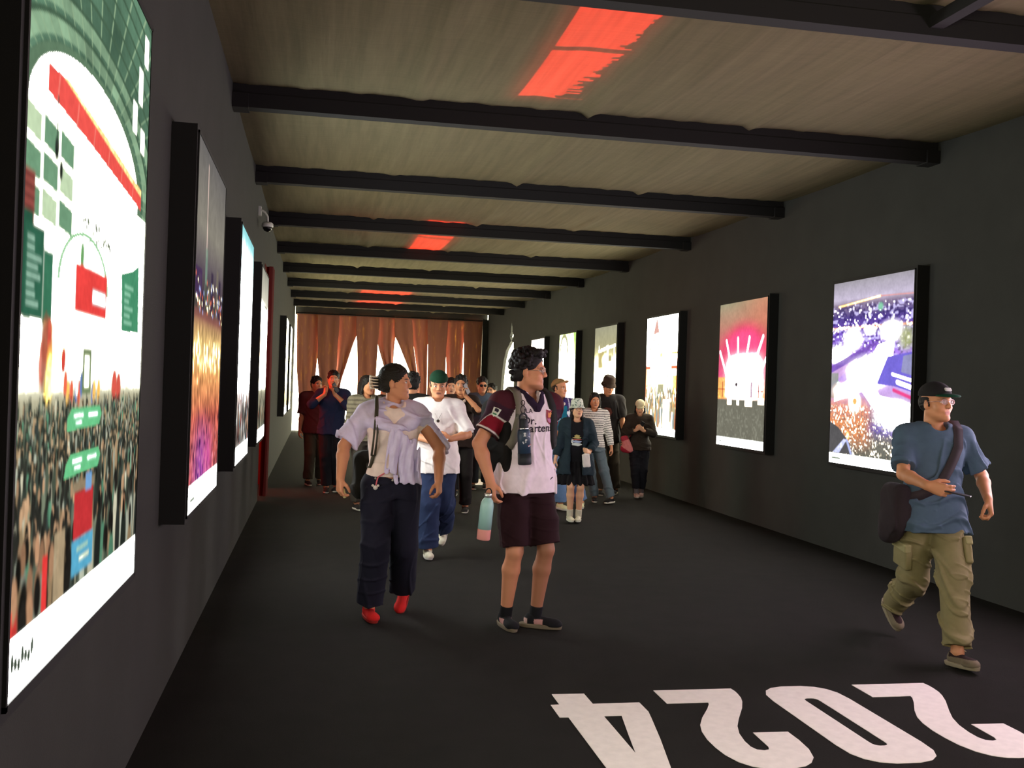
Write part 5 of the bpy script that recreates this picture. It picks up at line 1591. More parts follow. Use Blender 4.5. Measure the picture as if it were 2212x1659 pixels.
    F.box(cf.w((0.035, -0.215, 0.01)), (0.165, 0.085, 0.235), 0.07, 0.02, R=cf.R)
    F.box(cf.w((0.035, -0.305, -0.06)), (0.12, 0.035, 0.13), 0.03, 0.02, R=cf.R)
    F.ell(cf.w((0.165, -0.155, -0.075)), (0.055, 0.085, 0.15), 0.04)
    F.box(cf.w((0.168, -0.020, -0.045)), (0.038, 0.110, 0.165), 0.035, 0.04, R=cf.R @ rotm(0.15, 0, 0))
    F.disp(folds(0.004, 9))
    garment('bag_body', F, T, (26, 24, 24))
    def strap_pts(sx, zs):
        out = []
        bvh = BVHTree.FromPolygons([tuple(v.co) for v in sh.data.vertices], [tuple(p.vertices) for p in sh.data.polygons])
        res = []
        for (x, y, z, dx, dy, dz) in zs:
            o_ = Vector(cf.w((x * sx, y, z))); d_ = Vector(cf.d((dx * sx, dy, dz))).normalized()
            h_, n_, _, _ = bvh.ray_cast(o_ - d_ * 0.3, d_, 0.6)
            if h_ is not None: res.append((np.array(h_) - np.array(d_) * 0.010, -np.array(d_)))
        return res
    zs = [(0.125, -0.10, 0.16, 0, 1, -0.3), (0.118, -0.06, 0.22, 0, 0.5, -1), (0.112, -0.01, 0.26, 0, 0, -1), (0.110, 0.04, 0.24, 0, -0.5, -1), (0.114, 0.09, 0.20, 0, -1, -0.4),
          (0.122, 0.1, 0.14, 0, -1, 0), (0.132, 0.1, 0.07, 0, -1, 0), (0.144, 0.1, 0.0, -0.2, -1, 0), (0.158, 0.07, -0.05, -0.6, -1, 0)]
    for sx in (1, -1):
        r_ = strap_pts(sx, zs)
        m = MB(); m.strap([a for a, b in r_], [b for a, b in r_], 0.052, 0.010)
        m.build('shoulder_strap', M_GREY if sx == 1 else M_BLK, T, True)
    m = MB(); 
    q = strap_pts(1, [(0.118, 0.1, 0.150, 0, -1, 0), (0.119, 0.1, 0.135, 0, -1, 0)])
    for a, b in q: pass
    m.strap([q[0][0] + cf.d((0.03, 0.008, 0)), q[0][0] + cf.d((-0.03, 0.008, -0.012))], [q[0][1]] * 2, 0.022, 0.012); m.build('buckle', mat('olive_plastic', (74, 78, 58), 0.5), T)
    # ---- bottle clipped to the strap
    T = P.thing('water_bottle', 'dark blue stickered water bottle clipped to the grey backpack strap', 'bottle')
    top = cf.w((0.122, 0.190, 0.072)); ax = nrm(cf.d((-0.06, 0.02, -1)))
    M_BB = mat('blue_bottle', (44, 62, 84), 0.4); M_BB2 = mat('black_boot', (30, 34, 42), 0.6)
    MB().lathe([(0.030, 0.0), (0.037, 0.012), (0.040, 0.035), (0.040, 0.175)], top, 28, ax).build('bottle_body', M_BB, T, True)
    MB().lathe([(0.0415, 0.150), (0.042, 0.215), (0.038, 0.220)], top, 28, ax).build('base_boot', M_BB2, T, True)
    MB().lathe([(0.024, -0.062), (0.026, -0.060), (0.0275, -0.012), (0.0275, -0.004)], top, 28, ax).build('lid', M_BB2, T, True)
    MB().lathe([(0.030, -0.006), (0.031, -0.004), (0.031, 0.002), (0.030, 0.004)], top, 28, ax).build('steel_ring', mat('steel', (200, 205, 210), 0.25, 0.9), T, True)
    u2 = nrm(np.cross(ax, cf.d((0, 1, 0)))); fw = nrm(np.cross(u2, ax))
    loop = [top - ax * (0.06 + 0.034 * math.sin(a)) + u2 * 0.026 * math.cos(a) for a in np.linspace(0, PI, 12)]
    MB().tube(loop, 0.006, 8).build('carry_loop', M_BB2, T, True)
    kc = MB(); kc.tube([top - ax * 0.094 + u2 * 0.016 * math.cos(a) - ax * 0.024 * (1 + math.sin(a)) for a in np.linspace(0, 2 * PI, 16, endpoint=False)], 0.003, 6, closed=True)
    kc.tube([top - ax * 0.142 + u2 * 0.012 * math.cos(a) - ax * 0.016 * (1 + math.sin(a)) for a in np.linspace(0, 2 * PI, 16, endpoint=False)], 0.003, 6, closed=True)
    kc.build('clip', mat('dark_clip', (40, 32, 30), 0.4, 0.5), T, True)
    def sticker(t, an, w, h, rot, mt, name, shape=None):
        pts = shape or [(-w, -h), (w, -h), (w, h), (-w, h)]
        n = 1
        V = []; 
        ca, sa = math.cos(rot), math.sin(rot)
        for x, y in pts:
            X, Y = (ca * x - sa * y), (sa * x + ca * y)
            th = an + X / 0.0405
            V.append(top + ax * (t - Y) + (u2 * math.sin(th) + fw * math.cos(th)) * 0.0412)
        meshobj(name, V, [tuple(range(len(V)))], mt, T)
    ms1 = mat('sticker_blue', (86, 100, 134), 0.6); ms2 = mat('sticker_white', (214, 216, 220), 0.6); ms3 = mat('sticker_red', (214, 90, 78), 0.6)
    sticker(0.045, -0.55, 0.016, 0.017, 0.5, ms1, 'sticker'); sticker(0.05, -0.5, 0.010, 0.002, 0.5, ms2, 'sticker')
    for (t, an, w, h, r_) in ((0.035, 0.35, 0.003, 0.012, 0.5), (0.035, 0.35, 0.003, 0.012, -0.5), (0.026, 0.35, 0.006, 0.004, 0), (0.066, 0.15, 0.006, 0.004, 0.3), (0.075, 0.45, 0.013, 0.003, -0.5), (0.083, 0.40, 0.012, 0.003, -0.5)):
        sticker(t, an, w, h, r_, ms2, 'sticker')
    sticker(0.100, -0.45, 0.013, 0.003, -0.35, ms3, 'sticker'); sticker(0.105, -0.42, 0.010, 0.0025, -0.35, ms2, 'sticker')
    # ---- bottle in his right hand
    T = empty('water_bottle', (1.035, 6.165, 0.605)); T.rotation_euler = (0.04, 0.075, 0)
    tag(T, 'pale mint water bottle with pink base hanging from the jersey man\'s hand', 'bottle')
    M_MINT = mat('mint_coat', (168, 212, 208), 0.35); M_PINK = mat('pink_coat', (238, 160, 152), 0.35)
    MB().lathe([(0.0415, 0.066), (0.0415, 0.205), (0.040, 0.222), (0.033, 0.245), (0.022, 0.258), (0.021, 0.264)], (0, 0, 0), 32).build('bottle_body', M_MINT, T, True)
    MB().lathe([(0.030, 0.0), (0.038, 0.001), (0.0413, 0.006), (0.0418, 0.064), (0.0416, 0.067)], (0, 0, 0), 32).build('base_band', M_PINK, T, True)
    MB().lathe([(0.022, 0.262), (0.0235, 0.264), (0.0235, 0.286), (0.020, 0.290)], (0, 0, 0), 24).build('cap', mat('steel2', (190, 190, 186), 0.3, 0.8), T, True)
    MB().tube([(0.020 * math.cos(a), 0, 0.288 + 0.030 * math.sin(a)) for a in np.linspace(0, PI, 10)], 0.004, 8).build('cap_loop', M_BLK, T, True)
    return P
P1 = man_jersey()

# ---------------------------------------------------------------- 2. woman with the lilac shirt
def woman_lilac():
    P = Person('woman in dark wide jeans and white top, lilac shirt tied over her shoulders', (0.505, 6.74), 0, 1.665, VX, 'tan', 1.08, True, arm=1.22,
               feet=((('W', 0.385, 6.70, 0.085), 10, 0), (('W', 0.625, 6.98, 0.13), -14, -28)),
               hands=(dict(w=('W', 0.17, 6.60, 0.925), pole=(0.8, -0.5, 0), d=(0.05, 0.12, -1), t=(-0.5, 1, 0), curl=(0.7, 0.8, 0.8, 0.8), thumb=0.9),
                      dict(w=('W', 0.805, 6.63, 0.92), pole=(-0.8, -0.6, 0), d=(-0.05, 0.25, -1), t=(0.5, 1, 0), curl=(0.7, 0.75, 0.8, 0.8), thumb=0.6)),
               head=(72, 2), hip_drop=0.0)
    P.body(lips=(168, 92, 84), smile=0.6, jaw=1.05)
    cf = P.chest
    sh = P.shirt('white_top', (242, 222, 210), hem=0.985, off=0.008, sleeve=0.34, sr=0.058, neck_r=0.075, fold=0.004, flare=0.0, seed=3)
    # lilac shirt: a shawl over both shoulders, hanging sleeve over her right arm, knot and two tails in front
    lil = (214, 204, 232)
    F = Field(P.vox); F.cone(cf.w((0.0, 0, 0.27)), cf.w((0.0, 0, 0.245)), 0.02, 0.02, 0.01)
    for sx in (1, -1):
        F.cone((0.045 * sx, -0.05, 0.285), (0.125 * sx, -0.01, 0.255), 0.050, 0.054, 0.03, fr=cf)
        F.cone((0.125 * sx, -0.01, 0.245), (0.190 * sx, 0.0, 0.195), 0.056, 0.064, 0.03, fr=cf)
        F.cone((0.095 * sx, 0.035, 0.245), (0.120 * sx, 0.112, 0.170), 0.044, 0.044, 0.03, fr=cf)
        F.cone((0.165 * sx, 0.02, 0.19), (0.110 * sx, 0.125, 0.140), 0.052, 0.036, 0.03, fr=cf)
        F.cone((0.115 * sx, 0.118, 0.160), (0.022 * sx, 0.152, 0.118), 0.042, 0.030, 0.03, fr=cf)
        F.cone((0.06 * sx, 0.06, 0.235), (0.030 * sx, 0.135, 0.135), 0.028, 0.024, 0.03, fr=cf)
        F.cone((0.10 * sx, -0.09, 0.22), (0.08 * sx, -0.12, 0.02), 0.045, 0.05, 0.04, fr=cf)
    F.box(cf.w((0, -0.115, 0.10)), (0.15, 0.03, 0.14), 0.03, 0.03, R=cf.R)
    # loose sleeve covering the upper right arm down to a wide slanted cuff
    a, e = P.sh[0], P.elb[0]; u = nrm(e - a)
    F.cone(a + V3(0, 0, 0.0), a + u * 0.245 + V3(0.010, 0, 0), 0.072, 0.094, 0.04, clip=True)
    F.cone(a, cf.w((0.13, 0.02, 0.20)), 0.06, 0.05, 0.03)
    # her left side: the cloth falls beside the arm
    a2, e2 = P.sh[1], P.elb[1]
    F.cone(a2, a2 + nrm(e2 - a2) * 0.09, 0.070, 0.070, 0.03, clip=True)
    F.cone(a2 + V3(-0.030, -0.02, -0.02), P.elb[1] + V3(-0.050, -0.040, -0.02), 0.050, 0.026, 0.03, squash=(V3(1, 0, 0), 0.75))
    for i in (0, 1):
        F.cone(P.neck + V3(0, -0.01, -0.005), P.sh[i] + V3(0, 0, 0.012), 0.060, 0.062, 0.04)
    F.cone(a2 + V3(-0.040, 0.0, -0.02), P.elb[1] + V3(-0.060, -0.010, 0.02), 0.055, 0.030, 0.03, squash=(V3(1, 0, 0), 0.7))
    F.ell(cf.w((0, 0.155, 0.110)), (0.036, 0.030, 0.032), 0.015)
    F.cone(P.neck, P.HF.w((0, -0.015, -0.03)), 0.058, 0.070, 0.008, 'sub')
    F.ell(cf.w((0.0, 0.09, 0.235)), (0.042, 0.07, 0.060), 0.02, 'sub')
    F.disp(folds(0.020, 21, 0.7))
    S2 = garment('lilac_shirt', F, P.root, lil)
    # tails
    G = Field(P.vox)
    G.loft([(-0.255, -0.085, 0.150, 0.068, 0.014), (-0.12, -0.085, 0.158, 0.072, 0.020), (0.02, -0.070, 0.165, 0.055, 0.022), (0.10, -0.03, 0.165, 0.026, 0.022), (0.125, -0.01, 0.160, 0.015, 0.015)], 0.01, fr=cf, p=2.0)
    G.loft([(-0.185, 0.005, 0.166, 0.042, 0.014), (-0.06, 0.000, 0.176, 0.044, 0.022), (0.05, 0.004, 0.172, 0.034, 0.022), (0.12, 0.006, 0.165, 0.018, 0.018)], 0.008, fr=cf, p=2.0)
    G.loft([(-0.26, -0.155, 0.11, 0.035, 0.012), (-0.10, -0.150, 0.125, 0.045, 0.016), (0.05, -0.110, 0.145, 0.040, 0.018)], 0.008, fr=cf, p=2.0)
    def pleat(Pp):
        q = (Pp - cf.c) @ cf.R
        return (0.0055 * np.sin(q[:, 0] * 110 + 2 * np.sin(q[:, 2] * 14)) + 0.0015 * np.sin(q[:, 0] * 260 + q[:, 2] * 30)).astype(np.float32)
    G.disp(pleat)
    garment('shirt_tail', G, S2, lil)
    # jeans, wide
    jn = P.legwear('jeans', (28, 28, 42), end=1.93, r=(0.118, 0.100, 0.094), top=0.985, g=1.06, fold=0.014, seed=14, waist_off=0.004)
    M_RIV = mat('pale_metal', (210, 205, 190), 0.3, 0.8)
    for (x, z) in ((0.0, 0.965), (0.115, 0.975)):
        MB().lathe([(0.008, 0), (0.008, 0.004), (0.004, 0.006)], (x, (0.128 if x == 0 else 0.108), z - P.drop), 12, (0, 1, 0)).build('button', M_RIV, jn, True)
    P.shoes((212, 40, 40), (150, 40, 36), None)
    P.hair('slick', (30, 26, 18), 5)
    # claw clip
    H = P.HF; m = MB()
    for k in range(5):
        z = 0.045 - 0.020 * k
        for sx in (1, -1):
            m.tube([H.w((0.006 * sx, -0.176, z)), H.w((0.040 * sx, -0.168, z - 0.002)), H.w((0.056 * sx, -0.140, z - 0.004)), H.w((0.050 * sx, -0.112, z - 0.006))], [0.006, 0.0055, 0.005, 0.003], 8)
    m.tube([H.w((0, -0.178, 0.055)), H.w((0, -0.182, 0.0)), H.w((0, -0.176, -0.045))], 0.009, 8)
    m.build('hair_claw', mat('cream_plastic', (232, 214, 190), 0.35), P.root, True)
    for i, colr in ((1, (206, 92, 92)), (0, (200, 170, 130))):
        w = P.wr[i]; d = nrm(P.wr[i] - P.elb[i])
        b = Field(P.vox * 0.8); b.cone(w - d * 0.020, w - d * 0.006, 0.0275, 0.0275, 0.002, clip=True, cap0=True)
        garment('wristband', b, P.root, colr)
    b = Field(P.vox * 0.8); w = P.wr[0]; d = nrm(P.wr[0] - P.elb[0]); b.cone(w - d * 0.036, w - d * 0.026, 0.0285, 0.0285, 0.002, clip=True, cap0=True)
    garment('wristband', b, P.root, (190, 60, 56))
    # ---- shoulder bag behind her right side
    T = P.thing('tote_bag', 'dark olive shoulder bag hanging under the lilac-shirted woman\'s right arm', 'bag')
    F = Field(P.vox * 1.2)
    F.box((0.170, -0.150, 0.985 - P.drop), (0.085, 0.075, 0.160), 0.05, 0.02, R=rotm(0.2, 0, 0.06))
    F.ell((0.165, -0.16, 0.87 - P.drop), (0.10, 0.085, 0.07), 0.05)
    F.disp(folds(0.012, 31))
    garment('bag_body', F, T, (34, 32, 28))
    m = MB()
    for o_ in (0.0, 0.022):
        pts = [(0.125 + o_, 0.100, 1.13), (0.120 + o_, 0.140, 1.20), (0.115 + o_, 0.160, 1.29), (0.120 + o_ * 0.6, 0.158, 1.36), (0.118 + o_ * 0.5, 0.120, 1.455), (0.118 + o_ * 0.5, 0.060, 1.520), (0.118, 0.0, 1.535), (0.12, -0.07, 1.47), (0.14, -0.13, 1.35), (0.16, -0.15, 1.12)]
        m.tube([(x, y, z - P.drop) for x, y, z in pts], 0.0075, 8)
    m.tube([(x, y, z - P.drop) for x, y, z in [(0.135, 0.095, 1.13), (0.15, 0.06, 1.05), (0.16, 0.0, 1.04), (0.165, -0.09, 1.06)]], 0.012, 8)
    m.build('strap', mat('olive_leather', (62, 58, 42), 0.6), T, True)
    # lanyard with a charm
    T = P.thing('lanyard', 'pink cord with small white charm hanging at the lilac-shirted woman\'s waist', 'keyring')
    m = MB()
    m.tube([(0.005, 0.170, 1.055 - P.drop), (0.05, 0.150, 1.02 - P.drop), (0.10, 0.128, 0.985 - P.drop), (0.108, 0.130, 0.955 - P.drop), (0.112, 0.132, 0.930 - P.drop)], 0.005, 8)
    m.build('cord', mat('pink_cord', (206, 100, 110), 0.7), T, True)
    for (dx, dz, r_) in ((0, 0, 0.016), (0.018, 0.014, 0.009), (-0.018, 0.014, 0.009)):
        MB().lathe([(0.002, -r_), (r_ * 0.8, -r_ * 0.6), (r_, 0), (r_ * 0.8, r_ * 0.6), (0.002, r_)], (0.116 + dx, 0.138, 0.915 + dz - P.drop), 12).build('charm', mat('white_enamel', (220, 212, 200), 0.4), T, True)
    # small object held in her right hand
    hc, d, t, n = P.hfr[0]
    T = P.thing('lip_balm', 'small cream-coloured tube held in the lilac-shirted woman\'s right hand', 'cosmetic')
    MB().lathe([(0.010, -0.035), (0.012, -0.03), (0.012, 0.025), (0.009, 0.032)], hc + d * 0.028 + n * 0.008, 16, nrm(t * 0.5 + d * 0.8)).build('tube', mat('cream_tube', (226, 214, 150), 0.4), T, True)
    return P
P2 = woman_lilac()

# ---------------------------------------------------------------- 3. man in the blue tee and cargo trousers
def man_blue():
    P = Person('man in dusty blue tee, olive cargo trousers, black cap and glasses walking at the right', (3.745, 5.68), -10, 1.71, VX, 'tan', 0.98,
               feet=((('W', 3.78, 6.12, 0.20), 6, -38), (('W', 3.715, 5.33, 0.085), 14, 6)),
               hands=(dict(w=('W', 3.49, 5.33, 1.055), pole=(0.6, -1, -0.5), d=(-0.80, 0.45, -0.22), t=(-0.2, 0.2, 1), curl=(0.45, 0.5, 0.6, 0.7), thumb=0.3),
                      dict(w=('W', 3.985, 5.47, 0.965), pole=(-0.6, -1, 0), d=(-0.12, 0.30, -1), t=(0.4, 1, 0), curl=(0.8, 0.9, 0.9, 0.9), thumb=0.6)),
               head=(24, 4), lean=0.03)
    P.body(lips=(170, 100, 92), stubble=0.15)
    cf = P.chest
    P.shirt('tee_shirt', (74, 92, 112), hem=0.825, off=0.018, sleeve=0.80, sr=0.078, cap_sh=0.046, neck_r=0.070, fold=0.022, flare=0.15, seed=8)
    tr = P.legwear('cargo_trousers', (126, 116, 84), end=1.92, r=(0.110, 0.092, 0.084), fold=0.026, seed=9)
    # cargo pocket on the right thigh
    hp, kn = P.hip[0], P.knee[0]; u = nrm(kn - hp); c = hp + (kn - hp) * 0.62
    for i in (0, 1):
        hp, kn = P.hip[i], P.knee[i]; u = nrm(kn - hp); c = hp + (kn - hp) * 0.60; sx = 1 if i == 0 else -1
        ow = nrm(V3(sx, 0.15, 0) - u * (V3(sx, 0.15, 0) @ u)); fw = np.cross(ow, u)
        F = Field(P.vox); F.box(c + ow * 0.088, (0.080, 0.024, 0.085), 0.012, 0.01, R=np.stack([np.cross(ow, -u), ow, -u], 1)); F.disp(folds(0.006, 3))
        pk = garment('cargo_pocket', F, tr, (130, 120, 86))
        F = Field(P.vox); F.box(c + ow * 0.100 - u * 0.062, (0.084, 0.022, 0.028), 0.006, 0.01, R=np.stack([np.cross(ow, -u), ow, -u], 1))
        garment('pocket_flap', F, pk, (150, 142, 104))
    P.shoes((112, 100, 84), (140, 128, 108), [(lambda x, y, z: (z > -0.022) & (y > -0.03), (40, 24, 26))])
    P.hair('hat_under', (24, 20, 20))
    P.cap((34, 32, 34), (16, 62, 44), brim_len=0.070, badge=(190, 190, 186), tilt=-4)
    P.glasses((216, 176, 176), True, r=0.023, shape=0.72)
    w = P.wr[0]; d = nrm(P.wr[0] - P.elb[0])
    b = Field(P.vox * 0.8); b.cone(w - d * 0.024, w - d * 0.004, 0.0305, 0.0305, 0.002, clip=True, cap0=True)
    garment('wristband', b, P.root, (228, 74, 48))
    # phone held flat
    hc, d, t, n = P.hfr[0]
    T = P.thing('phone', 'dark phone held out flat by the man in the blue tee', 'phone')
    F = Field(0.003)
    ctr = P.wr[0] + d * 0.155 - n * -0.024 + t * 0.0
    d = nrm(d * V3(1, 1, 0) + V3(0, 0, -0.18)); t = nrm(np.cross(V3(0, 0, 1), d)); n = np.cross(d, t)
    F.box(ctr + d * 0.01, (0.075, 0.036, 0.0042), 0.004, 0.001, R=np.stack([d, t, n], 1))
    garment('phone_body', F, T, (22, 22, 30), M_GLOSS)
    m = MB(); e1, e2 = d * 0.070, t * 0.033; z = ctr - n * 0.0047
    m.add([z - e1 - e2, z + e1 - e2, z + e1 + e2, z - e1 + e2], [(0, 1, 2, 3)])
    # sling bag on his right hip with a wide strap from the left shoulder
    T = P.thing('sling_bag', 'dark slouchy sling bag at the hip of the man in blue tee', 'bag')
    F = Field(P.vox * 1.1)
    F.box((0.215, -0.02, 0.985 - P.drop), (0.060, 0.135, 0.135), 0.055, 0.02)
    F.ell((0.225, -0.03, 0.86 - P.drop), (0.070, 0.135, 0.105), 0.05)
    F.ell((0.235, -0.07, 0.80 - P.drop), (0.060, 0.09, 0.075), 0.04)
    F.disp(folds(0.022, 12, 0.8))
    garment('bag_body', F, T, (44, 36, 40))
    bsh = [o for o in P.root.children if o.name.startswith('tee_shirt')][0]
    bvh = BVHTree.FromPolygons([tuple(v.co) for v in bsh.data.vertices], [tuple(p.vertices) for p in bsh.data.polygons])
    pts = []; nn = []
    for (x, z, dx, dy, dz) in ((-0.115, 0.30, 0, -0.2, -1), (-0.112, 0.235, 0, -1, -0.5), (-0.095, 0.17, 0, -1, 0), (-0.07, 0.10, 0, -1, 0), (-0.04, 0.03, 0, -1, 0), (0.0, -0.04, 0, -1, 0), (0.05, -0.10, 0, -1, 0), (0.10, -0.14, -0.2, -1, 0), (0.15, -0.17, -0.8, -1, 0), (0.19, -0.19, -1, -0.3, 0)):
        d_ = Vector(cf.d((dx, dy, dz))).normalized(); o_ = Vector(cf.w((x, 0.0, z)))
        h_, _, _, _ = bvh.ray_cast(o_ - d_ * 0.35, d_, 0.7)
        if h_ is not None: pts.append(np.array(h_) - np.array(d_) * 0.014); nn.append(-np.array(d_))
    for (x, z) in ((0.12, -0.14), (0.03, -0.03), (-0.05, 0.10), (-0.10, 0.20)):
        d_ = Vector(cf.d((0, 1, 0))); o_ = Vector(cf.w((x, 0.0, z)))
        h_, _, _, _ = bvh.ray_cast(o_ - d_ * 0.35, d_, 0.7)
    MB().strap(pts, nn, 0.060, 0.008).build('strap', mat('brown_black_strap', (46, 36, 42), 0.8), T, True)
    return P
P3 = man_blue()
# ---------------------------------------------------------------- the others
def flat_shoes(P, upper, sole=(190, 186, 176), hi=0.0): P.shoes(upper, sole, None, hi)
def held_phone(P, i, label, colr=(24, 24, 28), off=(0.06, 0.0, 0.012), flat=False, size=(0.036, 0.075)):
    hc, d, t, n = P.hfr[i]
    T = P.thing('phone', label, 'phone')
    F = Field(0.004)
    u = nrm(d + t * 0.3) if not flat else d
    v = np.cross(n, u)
    F.box(hc + d * off[0] + t * off[1] + n * off[2], (size[1], size[0], 0.0045), 0.004, 0.001, R=np.stack([u, v, n], 1))
    garment('phone_body', F, T, colr, M_GLOSS)
def pack(P, label, colr, c=(0, -0.20, 0.0), hf=(0.14, 0.07, 0.20), straps=True):
    T = P.thing('backpack', label, 'backpack'); cf = P.chest
    F = Field(P.vox * 1.2); F.box(cf.w(c), hf, 0.05, 0.02, R=cf.R); F.disp(folds(0.006, 4)); garment('bag_body', F, T, colr)
    if straps:
        for sx in (1, -1):
            m = MB(); m.strap([cf.w(q) for q in [(0.10 * sx, -0.13, 0.19), (0.105 * sx, -0.05, 0.292), (0.105 * sx, 0.03, 0.292), (0.108 * sx, 0.120, 0.20), (0.115 * sx, 0.140, 0.08), (0.135 * sx, 0.125, -0.04), (0.185 * sx, 0.02, -0.10), (0.15 * sx, -0.13, -0.12)]],
                           [cf.d(q) for q in [(0, -1, 0.5), (0, -0.3, 1), (0, 0.3, 1), (0, 1, 0.4), (0, 1, 0), (0, 1, 0), (1 * sx, 0.2, 0), (0.5 * sx, -1, 0)]], 0.045, 0.008)
            m.build('shoulder_strap', mat('strap_%d_%d_%d' % colr, colr, 0.8), T, True)
    return T

# 4 person in the white tee
P = Person('person in oversized white tee, blue jeans and dark green backward cap, holding a white phone', (1.075, 9.10), -4, 1.66, 0.0065, 'tan', 1.05,
           feet=((('W', 1.02, 9.03, 0.085), 4, 0), (('W', 1.20, 9.42, 0.22), -12, -42)),
           hands=(dict(w=('W', 0.985, 8.86, 1.055), pole=(1, -0.5, -0.4), d=(-1, 0.35, 0.1), t=(0, 0.5, 1), curl=0.9), dict(w=('W', 1.165, 8.85, 1.075), pole=(-1, -0.5, -0.4), d=(1, 0.3, 0.0), t=(0, 0.5, 1), curl=0.9)),
           head=(0, -12))
P.body(lips=(140, 84, 74)); cf = P.chest
P.shirt('white_tee', (238, 230, 226), hem=0.80, off=0.020, sleeve=0.92, sr=0.076, neck_r=0.062, fold=0.018, flare=0.10, seed=43)
P.legwear('jeans', (42, 54, 84), end=1.95, r=(0.112, 0.104, 0.105), fold=0.022, seed=42, g=1.02)
flat_shoes(P, (206, 200, 178)); P.hair('hat_under', (26, 22, 20)); P.cap((18, 52, 34), (18, 52, 34), back=True, tilt=6)
m = MB(); bvp = [(0.052, 0.035, 0.262), (0.046, 0.095, 0.215), (0.030, 0.140, 0.16), (0.012, 0.156, 0.125), (0.0, 0.160, 0.112), (-0.012, 0.156, 0.125), (-0.030, 0.140, 0.16), (-0.046, 0.095, 0.215), (-0.052, 0.035, 0.262)]
m.tube([cf.w(q) for q in bvp], 0.0016, 6); m.build('necklace', mat('dull_silver', (130, 120, 105), 0.35, 0.8), P.root, True)
MB().lathe([(0.003, -0.003), (0.015, -0.002), (0.015, 0.002), (0.003, 0.003)], cf.w((0, 0.163, 0.092)), 16, cf.d((0, 1, 0))).build('pendant', mat('dark_pendant', (70, 62, 54), 0.4, 0.6), P.root)
T = P.thing('phone', 'white phone held low in both hands by the person in white tee', 'phone')
F = Field(0.004); c0 = (P.hfr[0][0] + P.hfr[1][0]) / 2; F.box(c0 + V3(0, 0.018, 0.005), (0.078, 0.006, 0.034), 0.005, 0.001, R=rotm(0, 0.7, -0.35)); garment('phone_body', F, T, (232, 232, 230), M_GLOSS)

# 5 man in the purple and teal jersey
P = Person('man in purple and teal football jersey with beige cap, behind the jersey man', (3.07, 12.75), 4, 1.69, 0.0085, 'tan', 0.98,
           feet=((('W', 3.10, 12.62, 0.085), 10, 0), (('W', 3.42, 12.80, 0.085), -20, 0)),
           hands=(dict(w=(0.06, 0.26, 0.98), pole=(1, -0.7, -0.3), d=(-1, 0.2, -0.5), t=(0, 0.3, 1), curl=0.7), dict(w=(-0.25, 0.10, 0.90), curl=0.6)), head=(34, 0))
P.body(smile=0.7); cf = P.chest
def jc(V):
    q = (V - cf.c) @ cf.R; x, z = np.abs(q[:, 0]), q[:, 2]
    c = np.tile(np.array(lin((52, 40, 92))), (len(V), 1))
    c[(x < 0.078) & (z < 0.20)] = np.array(lin((24, 104, 128)))
    c[(x < 0.078) & (z < -0.02) & (np.sin(z * 60 + q[:, 0] * 40) > 0.2)] = np.array(lin((40, 88, 120)))
    c[(np.abs(x - 0.112) < 0.006)] = np.array(lin((196, 190, 214)))
    return c
sh = P.shirt('jersey', jc, hem=0.82, off=0.020, sleeve=0.8, sr=0.080, neck_r=0.062, fold=0.012, seed=51)
for sx in (1, -1):
    C = Field(P.vox * 0.8)
    pts = [(0.004 * sx, 0.120, 0.185), (0.040 * sx, 0.105, 0.225), (0.066 * sx, 0.055, 0.265), (0.070 * sx, 0.0, 0.288), (0.0, -0.075, 0.303)]
    for a, b in zip(pts[:-1], pts[1:]): C.cone(a, b, 0.016, 0.016, 0.008, fr=cf)
    garment('collar', C, sh, (216, 206, 186))
M_PALE = mat('pale_print', (206, 214, 222), 0.7)
decal_text(P, sh, 'standojo', 0.052, M_PALE, 'sponsor_print', sh, cf.w((0.0, 0, 0.02)), cf.R, 0.004)
decal_poly(P, sh, [(-0.022, 0.03), (0.022, 0.03), (0.026, 0), (0, -0.036), (-0.026, 0)], M_PALE, 'club_crest', sh, cf.w((-0.098, 0, 0.10)), cf.R, 0.004)
decal_poly(P, sh, [(-0.03, 0.004), (0.03, 0.004), (0.03, -0.004), (-0.03, -0.004)], M_PALE, 'maker_mark', sh, cf.w((0.095, 0, 0.12)), cf.R, 0.004)
P.legwear('jeans', (96, 122, 158), end=1.94, r=(0.10, 0.088, 0.088), fold=0.016, seed=52)
flat_shoes(P, (206, 204, 160)); P.hair('hat_under', (30, 24, 20)); P.cap((150, 118, 78), (168, 134, 92), tilt=22, brim_len=0.06, lift=0.004)

